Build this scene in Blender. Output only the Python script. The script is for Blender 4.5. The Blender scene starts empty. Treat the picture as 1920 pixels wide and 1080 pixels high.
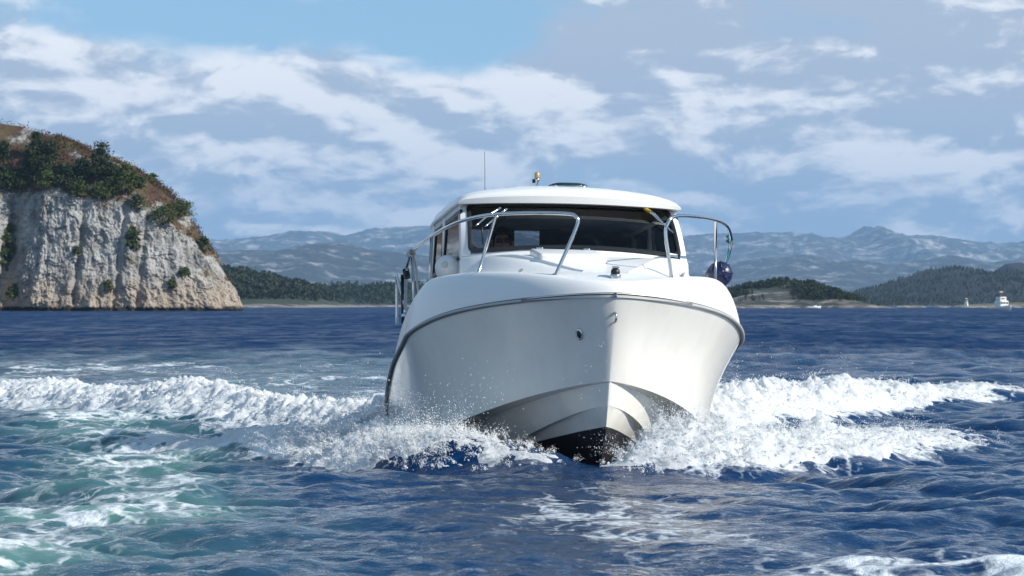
import bpy, bmesh, math, random
import numpy as np
from mathutils import Vector, Matrix
R = math.radians
rng = np.random.default_rng(7)
random.seed(7)
SC = bpy.context.scene
COL = SC.collection

# ---------------------------------------------------------------- camera
FPX, HZ, CAMH = 5000.0, 572.0, 1.3          # focal length in photo pixels, horizon row, eye height above the water
cam = bpy.data.cameras.new('camera')
cam.sensor_width = 36.0
cam.lens = FPX / 1920 * 36
cam.clip_start = 0.5
cam.clip_end = 80000
cam.dof.use_dof = True
cam.dof.focus_distance = 22.0
cam.dof.aperture_fstop = 9.0
co = bpy.data.objects.new('camera', cam)
co.location = (0, 0, CAMH)
co.rotation_euler = (R(90) + math.atan(32 / FPX), 0, 0)
COL.objects.link(co)
SC.camera = co

# ---------------------------------------------------------------- light
SUN_AZ, SUN_EL = 112.0, 31.0                # azimuth clockwise from +Y (view direction)
SUN_STRENGTH = 4.8
SKY_STRENGTH = 0.15
sv = Vector((math.sin(R(SUN_AZ)) * math.cos(R(SUN_EL)), math.cos(R(SUN_AZ)) * math.cos(R(SUN_EL)), math.sin(R(SUN_EL))))
sl = bpy.data.lights.new('sun', 'SUN')
sl.energy = SUN_STRENGTH
sl.angle = R(0.53)
sl.color = (1.0, 0.95, 0.87)
so = bpy.data.objects.new('sun', sl)
so.rotation_euler = sv.to_track_quat('Z', 'Y').to_euler()
so.location = (60, -40, 80)
COL.objects.link(so)
SC.view_settings.view_transform = 'Standard'
SC.view_settings.look = 'None'
SC.view_settings.exposure = 0.3
SC.view_settings.gamma = 1.0
SC.view_settings.use_curve_mapping = False
SC.cycles.use_denoising = True
try:
    SC.cycles.denoiser = 'OPENIMAGEDENOISE'
except Exception:
    pass
SC.cycles.max_bounces = 6
SC.cycles.diffuse_bounces = 3
SC.cycles.glossy_bounces = 3
SC.cycles.transmission_bounces = 4
SC.cycles.transparent_max_bounces = 12
SC.cycles.volume_bounces = 1
SC.cycles.caustics_reflective = False
SC.cycles.caustics_refractive = False
SC.cycles.sample_clamp_indirect = 4.0


class NT:
    """small helper to write node trees as expressions"""
    def __init__(self, tree):
        self.t = tree

    def new(self, kind, **kw):
        n = self.t.nodes.new(kind)
        for k, v in kw.items():
            setattr(n, k, v)
        return n

    def put(self, sock, v):
        if isinstance(v, bpy.types.NodeSocket):
            self.t.links.new(v, sock)
        elif v is not None:
            if sock.type in ('VECTOR', 'RGBA') and isinstance(v, (int, float)):
                v = (v,) * (4 if sock.type == 'RGBA' else 3)
            if sock.type == 'RGBA' and len(v) == 3:
                v = tuple(v) + (1.0,)
            sock.default_value = v

    def m(self, op, a, b=None, c=None, clamp=False):
        n = self.new('ShaderNodeMath', operation=op)
        n.use_clamp = clamp
        for i, v in enumerate((a, b, c)):
            self.put(n.inputs[i], v)
        return n.outputs[0]

    def vm(self, op, a, b=None):
        n = self.new('ShaderNodeVectorMath', operation=op)
        self.put(n.inputs[0], a)
        if b is not None:
            self.put(n.inputs[1], b)
        return n.outputs[0]

    def ss(self, x, lo, hi, a=0.0, b=1.0):
        n = self.new('ShaderNodeMapRange', interpolation_type='SMOOTHSTEP')
        for i, v in enumerate((x, lo, hi, a, b)):
            self.put(n.inputs[i], v)
        return n.outputs[0]

    def mix(self, f, a, b, blend='MIX'):
        n = self.new('ShaderNodeMix', data_type='RGBA', blend_type=blend)
        self.put(n.inputs[0], f)
        self.put(n.inputs[6], a)
        self.put(n.inputs[7], b)
        return n.outputs[2]

    def noise(self, vec, scale, detail=4, rough=0.5, dist=0.0, w=None, col=False):
        n = self.new('ShaderNodeTexNoise')
        n.noise_dimensions = '3D'
        self.put(n.inputs['Vector'], vec)
        n.inputs['Scale'].default_value = scale
        n.inputs['Detail'].default_value = detail
        n.inputs['Roughness'].default_value = rough
        n.inputs['Distortion'].default_value = dist
        return n.outputs['Color' if col else 'Fac']

    def vor(self, vec, scale, feature='F1', rand=1.0):
        n = self.new('ShaderNodeTexVoronoi', feature=feature)
        self.put(n.inputs['Vector'], vec)
        n.inputs['Scale'].default_value = scale
        n.inputs['Randomness'].default_value = rand
        return n.outputs['Distance']

    def xyz(self, v):
        n = self.new('ShaderNodeSeparateXYZ')
        self.put(n.inputs[0], v)
        return n.outputs

    def comb(self, x, y, z):
        n = self.new('ShaderNodeCombineXYZ')
        for i, v in enumerate((x, y, z)):
            self.put(n.inputs[i], v)
        return n.outputs[0]


# ---------------------------------------------------------------- world: sky with clouds
world = bpy.data.worlds.new('World')
SC.world = world
world.use_nodes = True
world.node_tree.nodes.clear()
w = NT(world.node_tree)
geo = w.new('ShaderNodeTexCoord').outputs['Generated']
d = w.vm('NORMALIZE', geo)
dx, dy, dz = w.xyz(d)
az = w.m('ARCTAN2', dx, dy)
el = w.m('ARCSINE', dz)
U = w.m('MULTIPLY', az, 50.0)               # 1 unit = 100 photo pixels
V = w.m('MULTIPLY', el, 50.0)
sky = w.new('ShaderNodeTexSky', sky_type='NISHITA')
sky.sun_disc = False
sky.sun_elevation = R(SUN_EL)
sky.sun_rotation = R(SUN_AZ)
sky.altitude = 0
sky.air_density = 1.0
sky.dust_density = 0.1
sky.ozone_density = 0.2
lift = w.vm('NORMALIZE', w.comb(dx, dy, w.m('ADD', w.m('MULTIPLY', w.m('MAXIMUM', dz, 0.0), 1.5), 0.20)))
w.put(sky.inputs['Vector'], lift)

p0 = w.comb(w.m('MULTIPLY', dx, 50.0), w.m('MULTIPLY', dy, 50.0), w.m('MULTIPLY', dz, 50.0 * 2.4))
wob = w.noise(w.vm('ADD', p0, (3.1, 7.7, 1.3)), 0.30, 4, 0.55, col=True)
wobs = w.xyz(wob)
U = w.m('ADD', U, w.m('MULTIPLY', w.m('SUBTRACT', wobs[0], 0.5), 7.0))
Vw = w.m('ADD', V, w.m('MULTIPLY', w.m('SUBTRACT', wobs[1], 0.5), 1.5))


def gauss(cu, cv, su, sv_, amp):
    a = w.m('DIVIDE', w.m('SUBTRACT', U, cu), su)
    b = w.m('DIVIDE', w.m('SUBTRACT', Vw, cv), sv_)
    r2 = w.m('ADD', w.m('MULTIPLY', a, a), w.m('MULTIPLY', b, b))
    return w.m('MULTIPLY', w.m('EXPONENT', w.m('MULTIPLY', r2, -1.0)), amp)


def total(lst):
    s = lst[0]
    for q in lst[1:]:
        s = w.m('ADD', s, q)
    return s


p1 = w.vm('ADD', p0, w.vm('MULTIPLY', w.vm('SUBTRACT', wob, (0.5, 0.5, 0.5)), (2.2, 2.2, 1.6)))
n1 = w.noise(p1, 0.20, 8, 0.53)
# the same field a little way towards the sun: the difference lights the sunward edges
n1s = w.noise(w.vm('ADD', p1, (0.45, -0.1, 1.1)), 0.20, 8, 0.53)
p2 = w.vm('ADD', p1, (11.0, 4.0, 9.0))
n2 = w.noise(p2, 0.50, 8, 0.56)
n2s = w.noise(w.vm('ADD', p2, (0.24, 0.0, 0.62)), 0.50, 8, 0.56)
bias = total([
    gauss(-4.4, 5.6, 6.2, 0.95, -0.36), gauss(-1.3, 4.85, 2.3, 0.75, -0.24),
    gauss(-8.6, 4.75, 2.2, 0.35, 0.20), gauss(-4.3, 4.30, 2.6, 0.42, 0.20), gauss(-8.0, 3.6, 4.0, 0.75, 0.18),
    gauss(0.4, 3.75, 3.6, 0.45, 0.22), gauss(6.4, 4.7, 5.4, 1.3, 0.20), gauss(3.0, 2.6, 1.8, 0.45, 0.14),
    gauss(-3.0, 2.7, 3.6, 0.7, 0.12), gauss(7.0, 3.0, 3.0, 1.0, 0.10)])
# cloud piles up towards the horizon, overhead it is mostly clear
bias = w.m('ADD', w.m('ADD', bias, w.ss(V, 6.5, 20.0, 0.0, -0.32)), w.ss(V, 0.0, 3.2, 0.16, 0.0))
dens = w.m('ADD', w.m('ADD', n1, bias), w.m('MULTIPLY', w.m('SUBTRACT', n2, 0.5), 0.35))
cloud = w.ss(dens, 0.20, 0.54)
lit = w.m('ADD', w.m('MULTIPLY', w.m('SUBTRACT', n1, n1s), 2.6), w.m('ADD', w.m('MULTIPLY', w.m('SUBTRACT', n2, 0.5), 0.9), w.m('MULTIPLY', w.m('SUBTRACT', n2, n2s), 4.4)))
lit = w.m('ADD', lit, total([gauss(-1.0, 3.0, 9.0, 1.3, 0.08), gauss(5.6, 5.6, 5.0, 0.55, -0.55), gauss(-7.6, 4.45, 2.6, 0.6, 0.36), gauss(-4.0, 4.25, 2.2, 0.42, 0.42), gauss(0.6, 3.75, 3.4, 0.5, 0.50),
                             gauss(3.0, 3.2, 1.6, 0.5, 0.32), gauss(4.2, 3.85, 1.1, 0.3, 0.3), gauss(-0.6, 2.4, 2.2, 0.7, 0.22), gauss(-5.6, 2.2, 1.4, 0.6, 0.25),
                             gauss(5.6, 4.6, 4.2, 0.9, -0.42), gauss(2.4, 4.9, 2.6, 0.55, -0.42), gauss(-8.2, 3.5, 3.0, 0.35, -0.22), gauss(3.4, 2.55, 1.6, 0.3, -0.40),
                             gauss(-2.0, 3.1, 2.2, 0.3, -0.20)]))
litf = w.ss(lit, -0.34, 0.70)
K = 1.0 / SKY_STRENGTH
shade_c = w.mix(w.ss(V, 0.6, 4.2), tuple(K * c for c in (0.28, 0.385, 0.525)), tuple(K * c for c in (0.41, 0.47, 0.56)))
lit_c = tuple(K * c for c in (0.94, 0.935, 0.93))
ccol = w.mix(litf, shade_c, lit_c)
# clouds low over the horizon thin out into the air
thin = w.ss(V, -0.2, 2.0, 0.85, 1.0)
skymix = w.mix(w.m('MULTIPLY', cloud, thin), w.mix(1.0, sky.outputs[0], (1.12, 1.28, 1.16), 'MULTIPLY'), ccol)
bg = w.new('ShaderNodeBackground')
w.put(bg.inputs['Color'], skymix)
bg.inputs['Strength'].default_value = SKY_STRENGTH
wo = w.new('ShaderNodeOutputWorld')
world.node_tree.links.new(bg.outputs[0], wo.inputs['Surface'])
world.cycles.sampling_method = 'MANUAL'
world.cycles.sample_map_resolution = 512


# ---------------------------------------------------------------- helpers: materials
def material(name):
    m = bpy.data.materials.new(name)
    m.use_nodes = True
    m.node_tree.nodes.clear()
    n = NT(m.node_tree)
    out = n.new('ShaderNodeOutputMaterial')
    return m, n, out


def principled(n, out, **kw):
    b = n.new('ShaderNodeBsdfPrincipled')
    for k, v in kw.items():
        n.put(b.inputs[k.replace('_', ' ')], v)
    if out is not None:
        n.t.links.new(b.outputs[0], out.inputs['Surface'])
    return b


def bump(n, h, strength, dist=1.0, normal=None):
    b = n.new('ShaderNodeBump')
    b.inputs['Strength'].default_value = strength
    b.inputs['Distance'].default_value = dist
    n.put(b.inputs['Height'], h)
    if normal is not None:
        n.put(b.inputs['Normal'], normal)
    return b.outputs[0]


def simple(name, col, rough=0.5, metal=0.0, var=0.12, scale=6.0, coat=0.0, bmp=0.0):
    m, n, out = material(name)
    tc = n.new('ShaderNodeTexCoord').outputs['Object']
    f = n.noise(tc, scale, 4, 0.6)
    c = n.mix(f, tuple(x * (1 - var) for x in col), tuple(min(1, x * (1 + var)) for x in col))
    kw = dict(Base_Color=c, Roughness=n.ss(f, 0.3, 0.7, rough * 0.85, min(1, rough * 1.15)), Metallic=metal)
    b = principled(n, out, **kw)
    b.inputs['Coat Weight'].default_value = coat
    if bmp:
        n.put(b.inputs['Normal'], bump(n, n.noise(tc, scale * 6, 3, 0.6), bmp, 0.01))
    return m


# ---------------------------------------------------------------- helpers: noise
_perm = np.random.default_rng(3).permutation(256).astype(np.int32)
_perm = np.concatenate([_perm, _perm, _perm])
_g3 = np.random.default_rng(4).normal(size=(256, 3)).astype(np.float32)
_g3 /= np.linalg.norm(_g3, axis=1, keepdims=True)


def perlin(x, y, z):
    x, y, z = np.broadcast_arrays(np.asarray(x, np.float32), np.asarray(y, np.float32), np.asarray(z, np.float32))
    xi, yi, zi = np.floor(x).astype(np.int32), np.floor(y).astype(np.int32), np.floor(z).astype(np.int32)
    xf, yf, zf = x - xi, y - yi, z - zi
    u = xf * xf * xf * (xf * (xf * 6 - 15) + 10)
    v = yf * yf * yf * (yf * (yf * 6 - 15) + 10)
    s = zf * zf * zf * (zf * (zf * 6 - 15) + 10)
    r = 0
    for a in (0, 1):
        px = _perm[(xi + a) & 255]
        wx = u if a else 1 - u
        for b in (0, 1):
            py = _perm[px + ((yi + b) & 255)]
            wy = v if b else 1 - v
            for c in (0, 1):
                g = _g3[_perm[py + ((zi + c) & 255)]]
                wz = s if c else 1 - s
                r = r + wx * wy * wz * (g[..., 0] * (xf - a) + g[..., 1] * (yf - b) + g[..., 2] * (zf - c))
    return r


def fbm(x, y, z, oct=4, gain=0.5, lac=2.03, kind='n'):
    a, t, s = 1.0, 0.0, 0.0
    for i in range(oct):
        v = perlin(x + 17.3 * i, y - 9.1 * i, z + 5.7 * i)
        if kind == 'billow':
            v = np.abs(v) * 2 - 0.35
        elif kind == 'ridge':
            v = 0.6 - np.abs(v) * 2
        t = t + v * a
        s += a
        a *= gain
        x, y, z = x * lac, y * lac, z * lac
    return t / s


def sstep(x, a, b):
    t = np.clip((x - a) / (b - a), 0, 1)
    return t * t * (3 - 2 * t)


# ---------------------------------------------------------------- helpers: meshes
def raw_mesh(name, V_, F_, smooth=True):
    V_ = np.asarray(V_, np.float32)
    me = bpy.data.meshes.new(name)
    if isinstance(F_, np.ndarray):
        k = F_.shape[1]
        me.vertices.add(len(V_))
        me.vertices.foreach_set('co', V_.ravel())
        me.loops.add(F_.size)
        me.loops.foreach_set('vertex_index', F_.astype(np.int32).ravel())
        me.polygons.add(len(F_))
        me.polygons.foreach_set('loop_start', np.arange(0, F_.size, k, dtype=np.int32))
        me.polygons.foreach_set('loop_total', np.full(len(F_), k, np.int32))
        me.update(calc_edges=True)
    else:
        me.from_pydata([tuple(map(float, v)) for v in V_], [], [tuple(f) for f in F_])
    me.polygons.foreach_set('use_smooth', np.full(len(me.polygons), bool(smooth)))
    me.validate()
    me.update()
    return me


def link(name, me, mat=None, parent=None, label=None, cat=None, group=None, kind=None):
    o = bpy.data.objects.new(name, me)
    if mat is not None and me is not None and not me.materials:
        me.materials.append(mat)
    COL.objects.link(o)
    if parent is not None:
        o.parent = parent
    for k, v in (('label', label), ('category', cat), ('group', group), ('kind', kind)):
        if v:
            o[k] = v
    return o


def grid_faces(nu, nv, close_v=False):
    i, j = np.meshgrid(np.arange(nu - 1), np.arange(nv if close_v else nv - 1), indexing='ij')
    j2 = (j + 1) % nv
    return np.stack([i * nv + j, (i + 1) * nv + j, (i + 1) * nv + j2, i * nv + j2], -1).reshape(-1, 4)


class MB:
    def __init__(self):
        self.v, self.f, self.n = [], [], 0

    def add(self, v, f):
        v = np.asarray(v, float)
        self.v.append(v)
        self.f += [tuple(int(i) + self.n for i in q) for q in f]
        self.n += len(v)
        return self

    def grid(self, G, flip=False, close_v=False):
        G = np.asarray(G, float)
        f = grid_faces(G.shape[0], G.shape[1], close_v)
        if flip:
            f = f[:, ::-1]
        return self.add(G.reshape(-1, 3), f)

    def tube(self, path, r, n=8, sub=0, cap=True):
        P = np.asarray(path, float)
        if sub:
            P = smooth_path(P, sub)
        rr = np.broadcast_to(np.asarray(r, float), (len(P),)) if np.ndim(r) == 0 or len(np.atleast_1d(r)) == len(P) else np.interp(np.linspace(0, 1, len(P)), np.linspace(0, 1, len(r)), r)
        T = np.gradient(P, axis=0)
        T /= np.linalg.norm(T, axis=1, keepdims=True) + 1e-12
        up = np.array([0, 0, 1.0]) if abs(T[0][2]) < 0.9 else np.array([1.0, 0, 0])
        N = np.cross(T[0], up)
        N /= np.linalg.norm(N)
        rings = []
        for i in range(len(P)):
            N = N - T[i] * (N @ T[i])
            N /= np.linalg.norm(N) + 1e-12
            B = np.cross(T[i], N)
            a = np.linspace(0, 2 * math.pi, n, endpoint=False)
            rings.append(P[i] + rr[i] * (np.cos(a)[:, None] * N + np.sin(a)[:, None] * B))
        self.grid(np.array(rings), close_v=True)
        if cap:
            k = self.n - len(P) * n
            self.f.append(tuple(k + i for i in range(n))[::-1])
            self.f.append(tuple(k + (len(P) - 1) * n + i for i in range(n)))
        return self

    def lathe(self, prof, n=24, M=None):
        """profile of (radius, height) turned about local Z, then moved by the 4x4 matrix M"""
        a = np.linspace(0, 2 * math.pi, n, endpoint=False)
        G = np.array([[(r * math.cos(t), r * math.sin(t), z) for t in a] for r, z in prof])
        if M is not None:
            M = np.array(M)
            G = G @ M[:3, :3].T + M[:3, 3]
        k = self.n
        self.grid(G, close_v=True, flip=True)
        self.f.append(tuple(k + i for i in range(n))[::-1])
        self.f.append(tuple(k + (len(prof) - 1) * n + i for i in range(n)))
        return self

    def box(self, lo, hi, bevel=0.0, seg=2):
        bm = bmesh.new()
        bmesh.ops.create_cube(bm, size=1)
        lo, hi = np.array(lo, float), np.array(hi, float)
        for v in bm.verts:
            v.co = Vector((lo + hi) / 2 + np.array(v.co) * (hi - lo))
        if bevel:
            bmesh.ops.bevel(bm, geom=bm.edges[:], offset=bevel, segments=seg, affect='EDGES', profile=0.5)
        bm.verts.index_update()
        self.add([tuple(v.co) for v in bm.verts], [[v.index for v in f.verts] for f in bm.faces])
        bm.free()
        return self

    def move(self, M):
        M = np.array(M)
        self.v = [v @ M[:3, :3].T + M[:3, 3] for v in self.v]
        return self

    def mesh(self, name, smooth=True):
        return raw_mesh(name, np.concatenate(self.v), self.f, smooth)

    def build(self, name, mat, parent=None, smooth=True, **kw):
        me = self.mesh(name, smooth)
        if smooth == 'auto':
            me.set_sharp_from_angle(angle=R(38))
        return link(name, me, mat, parent, **kw)


def smooth_path(P, sub):
    P = np.asarray(P, float)
    Q = np.vstack([2 * P[0] - P[1], P, 2 * P[-1] - P[-2]])
    out = []
    for i in range(1, len(Q) - 2):
        for t in np.linspace(0, 1, sub, endpoint=False):
            a, b, c, d_ = Q[i - 1], Q[i], Q[i + 1], Q[i + 2]
            out.append(0.5 * ((2 * b) + (c - a) * t + (2 * a - 5 * b + 4 * c - d_) * t ** 2 + (3 * b - a - 3 * c + d_) * t ** 3))
    out.append(P[-1])
    return np.array(out)


def empty(name, loc=(0, 0, 0), **kw):
    o = link(name, None, **kw)
    o.location = loc
    o.empty_display_size = 0.3
    return o


def px(u, v, dist):
    """photo pixel at a known distance -> world x, z"""
    return (u - 960) / FPX * dist, CAMH + (HZ - v) / FPX * dist


def T(x, y, z):
    return Matrix.Translation((x, y, z))


# ---------------------------------------------------------------- boat pose (used by sea and boat)
LB = 6.7
BOAT_R = np.array([[0.14064616, 0.98997696, 0.01281697], [-0.98788267, 0.13946703, 0.06809393], [0.06562388, -0.02223881, 0.99759658]])
BOAT_O = np.array([0.80058386, 20.85706129, 0.0]) - BOAT_R @ np.array([LB, 0, 0])
# ================================================================ the sea
def ocean_tile(N, size, wind, wdir, lmin, lmax, rms, seed):
    r = np.random.default_rng(seed)
    k1 = np.fft.fftfreq(N, size / N) * 2 * math.pi
    kx, ky = np.meshgrid(k1, k1, indexing='ij')
    k = np.hypot(kx, ky)
    k[0, 0] = 1e-6
    Lp = wind ** 2 / 9.81
    c = (kx * math.cos(wdir) + ky * math.sin(wdir)) / k
    P = np.exp(-1 / (k * Lp) ** 2) / k ** 3.6 * (0.25 + 0.75 * c ** 2)
    lam = 2 * math.pi / k
    P *= (lam > lmin) & (lam < lmax)
    h = np.fft.ifft2((r.normal(size=(N, N)) + 1j * r.normal(size=(N, N))) * np.sqrt(P))
    hr = h.real
    hr = hr / hr.std() * rms
    # horizontal pull towards the crests (sharp crests, flat troughs)
    H = np.fft.fft2(hr)
    Dx = np.fft.ifft2(-1j * kx / k * H).real
    Dy = np.fft.ifft2(-1j * ky / k * H).real
    return np.stack([hr, Dx, Dy], -1).astype(np.float32), size


OC = [ocean_tile(512, 31.0, 3.2, 1.9, 1.6, 40, 0.038, 11), ocean_tile(512, 13.7, 2.4, 1.2, 0.42, 1.7, 0.025, 12), ocean_tile(512, 6.1, 2.0, 2.3, 0.10, 0.5, 0.0085, 13)]


def sample(tile, x, y):
    A, size = tile
    N = A.shape[0]
    u, v = (x / size) % 1 * N, (y / size) % 1 * N
    i, j = np.floor(u).astype(int), np.floor(v).astype(int)
    f, g = (u - i)[..., None], (v - j)[..., None]
    i, j = i % N, j % N
    i2, j2 = (i + 1) % N, (j + 1) % N
    return (A[i, j] * (1 - f) + A[i2, j] * f) * (1 - g) + (A[i, j2] * (1 - f) + A[i2, j2] * f) * g


def ocean(x, y):
    dist = np.hypot(x, y)
    o = sample(OC[0], x * 0.94 + y * 0.34, y * 0.94 - x * 0.34) * (1 - 0.5 * sstep(dist, 200, 700))[..., None]
    o = o + sample(OC[1], x, y) * (1 - sstep(dist, 60, 160))[..., None]
    o = o + sample(OC[2], x * 0.8 - y * 0.6, y * 0.8 + x * 0.6) * (1 - sstep(dist, 22, 45))[..., None]
    # the boat's lee: calmer water right ahead of the stem
    lee = 1 - 0.68 * np.exp(-((x - 0.6) / 1.4) ** 2 - ((y - 16.0) / 4.6) ** 2)
    return o * ((1 - sstep(dist, 700, 3000)) * lee)[..., None]


# crests of the wake: x, y, height, foam thickness.  Each breaks outward, away from the boat.
CREST = {
    'L1': (np.array([(-9.6, 43.5, .04, .02), (-8.4, 41, .08, .10), (-7.4, 38.6, .13, .14), (-5.2, 34.2, .19, .17), (-3.5, 30.9, .24, .19), (-2.2, 29.0, .26, .20), (-1.35, 27.6, .26, .20), (-0.95, 26.4, .25, .20)]), -1, 0.95, 1.5),
    'L2': (np.array([(-4.6, 26.2, .03, .01), (-3.6, 24.9, .07, .03), (-2.7, 23.8, .12, .08), (-1.9, 22.7, .17, .12), (-1.2, 21.8, .23, .14), (-0.5, 21.25, .26, .07), (0.0, 21.0, .22, .018), (0.3, 20.92, .15, .006), (0.5, 20.88, .07, .0), (0.66, 20.88, .01, .0)]), -1, 0.50, 0.7),
    'R1': (np.array([(8.0, 40.5, .03, .01), (7.0, 39.2, .08, .06), (6.0, 37.4, .14, .12), (5.0, 35, .21, .17), (3.9, 32.4, .27, .21), (2.9, 30.4, .29, .23), (2.1, 28.4, .28, .23), (1.55, 26.4, .26, .22)]), 1, 0.75, 1.3),
    'R2': (np.array([(4.5, 25.7, .03, .01), (4.0, 24.7, .10, .06), (3.3, 23.4, .14, .11), (2.6, 22.2, .20, .15), (1.95, 21.4, .25, .17), (1.4, 21.0, .27, .18), (1.1, 20.83, .24, .10), (0.9, 20.82, .12, .03), (0.72, 20.86, .02, .008)]), 1, 0.62, 0.75),
}
for k_, (ln, sg, wf, wb) in list(CREST.items()):
    P = smooth_path(ln, 14)
    tg = np.gradient(P[:, :2], axis=0)
    tg /= np.linalg.norm(tg, axis=1, keepdims=True)
    nr = np.stack([-tg[:, 1], tg[:, 0]], 1)
    if nr[:, 1].mean() > 0:
        nr = -nr                       # outward = towards open water, this side of the crest
    CREST[k_] = (P, nr, wf, wb)


def crest_field(P, nr, wf, wb, x, y):
    """height and foam of one breaking crest at points x, y"""
    lo, hi = P[:, :2].min(0) - 3, P[:, :2].max(0) + 3
    hgt = np.zeros_like(x)
    foam = np.zeros_like(x)
    m = (x > lo[0]) & (x < hi[0]) & (y > lo[1]) & (y < hi[1])
    if not m.any():
        return hgt, foam
    q = np.stack([x[m], y[m]], -1)
    best = np.full(len(q), 1e9)
    idx = np.zeros(len(q), int)
    for i in range(len(P)):
        dd = ((q - P[i, :2]) ** 2).sum(1)
        b = dd < best
        best[b] = dd[b]
        idx[b] = i
    t = ((q - P[idx, :2]) * nr[idx]).sum(1)
    along = np.sqrt(np.maximum(best - t * t, 0))
    s = np.where(t > 0, t / wf, -t / wb)
    prof = np.exp(-(s ** 2) * 1.9) * np.exp(-(along / 0.35) ** 2)
    trough = -0.22 * np.exp(-((t - wf * 1.5) / (wf * 0.7)) ** 2) * np.exp(-(along / 0.35) ** 2)
    hgt[m] = P[idx, 2] * (prof + trough)
    foam[m] = np.exp(-np.where(t > 0, (t / (wf * 1.2)) ** 2, (t / (wb * 1.3)) ** 2)) * np.clip(P[idx, 3] / 0.12, 0, 1) * np.exp(-(along / 0.4) ** 2)
    return hgt, foam


def hull_local(x, y):
    q = np.stack([x - BOAT_O[0], y - BOAT_O[1]], -1)
    return q @ BOAT_R[:2, 0], q @ BOAT_R[:2, 1]


def inside_hull(x, y, grow=0.0):
    lx, ly = hull_local(x, y)
    half = np.where(lx > 3.4, 1.10 * np.clip(1 - (np.clip(lx - 3.4, 0, None) / 2.55) ** 1.9, 0, 1) ** 0.7, 1.02) + grow
    return sstep(half - np.abs(ly), 0.0, 0.12) * sstep(lx, -0.05, 0.05) * sstep(5.95 - lx, -grow, 0.1)


def sea_height(x, y, with_disp=False):
    o = ocean(x, y)
    h = o[..., 0].copy()
    foam = np.zeros_like(h)
    for P, nr, wf, wb in CREST.values():
        a, b = crest_field(P, nr, wf, wb, x, y)
        h += a
        foam = np.maximum(foam, b)
    # rolling follow-up waves inside the wake, flattened churn behind the boat
    lx, ly = hull_local(x, y)
    inw = sstep(y, 24, 28) * (1 - sstep(np.abs(ly) - (-lx) * 0.24, 1.0, 2.0)) * sstep(-lx, -1.0, 1.5)
    h *= 1 - 0.45 * inw
    h -= 0.75 * inside_hull(x, y)
    if with_disp:
        return h, foam, o, inw
    return h


# rows dense around the boat, wider with distance; columns fan out from the camera
rows = [-4000, -1500, -500, -150, -50, -15, -4, 2, 5]
yy = 7.0
while yy < 45:
    rows.append(yy)
    yy += 0.052
while yy < 4500:
    rows.append(yy)
    yy += max(0.055, 0.30 * yy * yy / 3467)
rows += list(np.geomspace(yy, 26000, 14))
rows = np.array(rows)
kc = np.linspace(-0.285, 0.285, 440)
ko = np.geomspace(0.285, 1.6, 26)[1:]
kcol = np.concatenate([-ko[::-1], kc, ko])
RY, KX = np.meshgrid(rows, kcol, indexing='ij')
RX = KX * (np.abs(RY) * 0.93 + 2.2)
RX = RX.astype(np.float64)
hz_, foam_c, oc, inwake = sea_height(RX, RY, True)
keep = (RY > 6)
chop = 1.25 * keep
near_b = 1 - sstep(np.hypot(RX - 0.8, RY - 24), 2, 4) * 0
SV = np.stack([RX + oc[..., 1] * chop, RY + oc[..., 2] * chop * (RY < 400), np.where(keep, hz_, 0)], -1)
# foam left floating on the water, and water clouded with air bubbles
fn = fbm(RX * 0.9, RY * 0.42, 0, 4)
fn2 = fbm(RX * 0.35 + 7, RY * 0.2, 3.0, 3)
path = smooth_path(np.array([(-9.0, 46.0), (-6.4, 36.0), (-4.5, 29.0), (-3.2, 23.0), (-2.3, 17.0), (-1.7, 12.0), (-1.2, 6.0)]), 10)
dl = np.full(RX.shape, 1e9)
for i in range(len(path)):
    dl = np.minimum(dl, np.hypot(RX - path[i, 0], (RY - path[i, 1]) * 0.5))
aer = np.exp(-(dl / (1.15 + 0.25 * fn2)) ** 2) * np.clip(0.80 + 1.5 * fn2, 0.15, 1.2) * (RY > 6)
aer = np.maximum(aer, 1.1 * np.exp(-(((RX + 2.7) / 1.2) ** 2 + ((RY - 13.6) / 1.8) ** 2)) * np.clip(0.9 + fn2, 0.3, 1.2))
wk = inwake * (RY < 140)
aer = np.maximum(aer, wk * (0.42 + 0.5 * fn2) * (1 - sstep(RY, 45, 110)))
foam_a = np.maximum(foam_c, 0.74 * aer * (0.9 + 1.2 * fn))
foam_a = np.maximum(foam_a, wk * (0.38 + 0.9 * fn) * (1 - sstep(RY, 40, 90)))
# the near corner: froth from the photographer's own boat
c2 = np.exp(-(((RX - 2.3) / 1.15) ** 2 + ((RY - 12.5) / 1.3) ** 2))
foam_a = np.maximum(foam_a, c2 * (0.80 + 0.9 * fn))
c3 = np.exp(-(((RX - 0.9) / 1.7) ** 2 + ((RY - 16.0) / 5.0) ** 2))
foam_a = np.maximum(foam_a, c3 * (0.47 + 0.5 * fn))
sh = np.exp(-((RX + 8.5) / 3.5) ** 2 - ((RY - 55) / 9) ** 2)
foam_a = np.maximum(foam_a, sh * (0.45 + 1.1 * fn))
me = raw_mesh('sea', SV.reshape(-1, 3), grid_faces(len(rows), len(kcol))[:, ::-1], True)
for nm, arr in (('foam', foam_a), ('aer', aer)):
    a = me.attributes.new(nm, 'FLOAT', 'POINT')
    a.data.foreach_set('value', np.clip(arr, 0, 1.2).astype(np.float32).ravel())


def attr(n, name):
    a = n.new('ShaderNodeAttribute', attribute_name=name)
    return a.outputs['Fac']


m_sea, n, out = material('sea_water')
tc = n.new('ShaderNodeTexCoord').outputs['Object']
fo, ae = attr(n, 'foam'), attr(n, 'aer')
deep = (0.0010, 0.027, 0.092)
pat = n.noise(tc, 0.6, 5, 0.6)
green = n.mix(n.ss(pat, 0.35, 0.7), (0.026, 0.10, 0.115), (0.11, 0.245, 0.215))
wcol = n.mix(n.ss(ae, 0.05, 0.95), deep, green)
x_, y_, z_ = n.xyz(tc)
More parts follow.
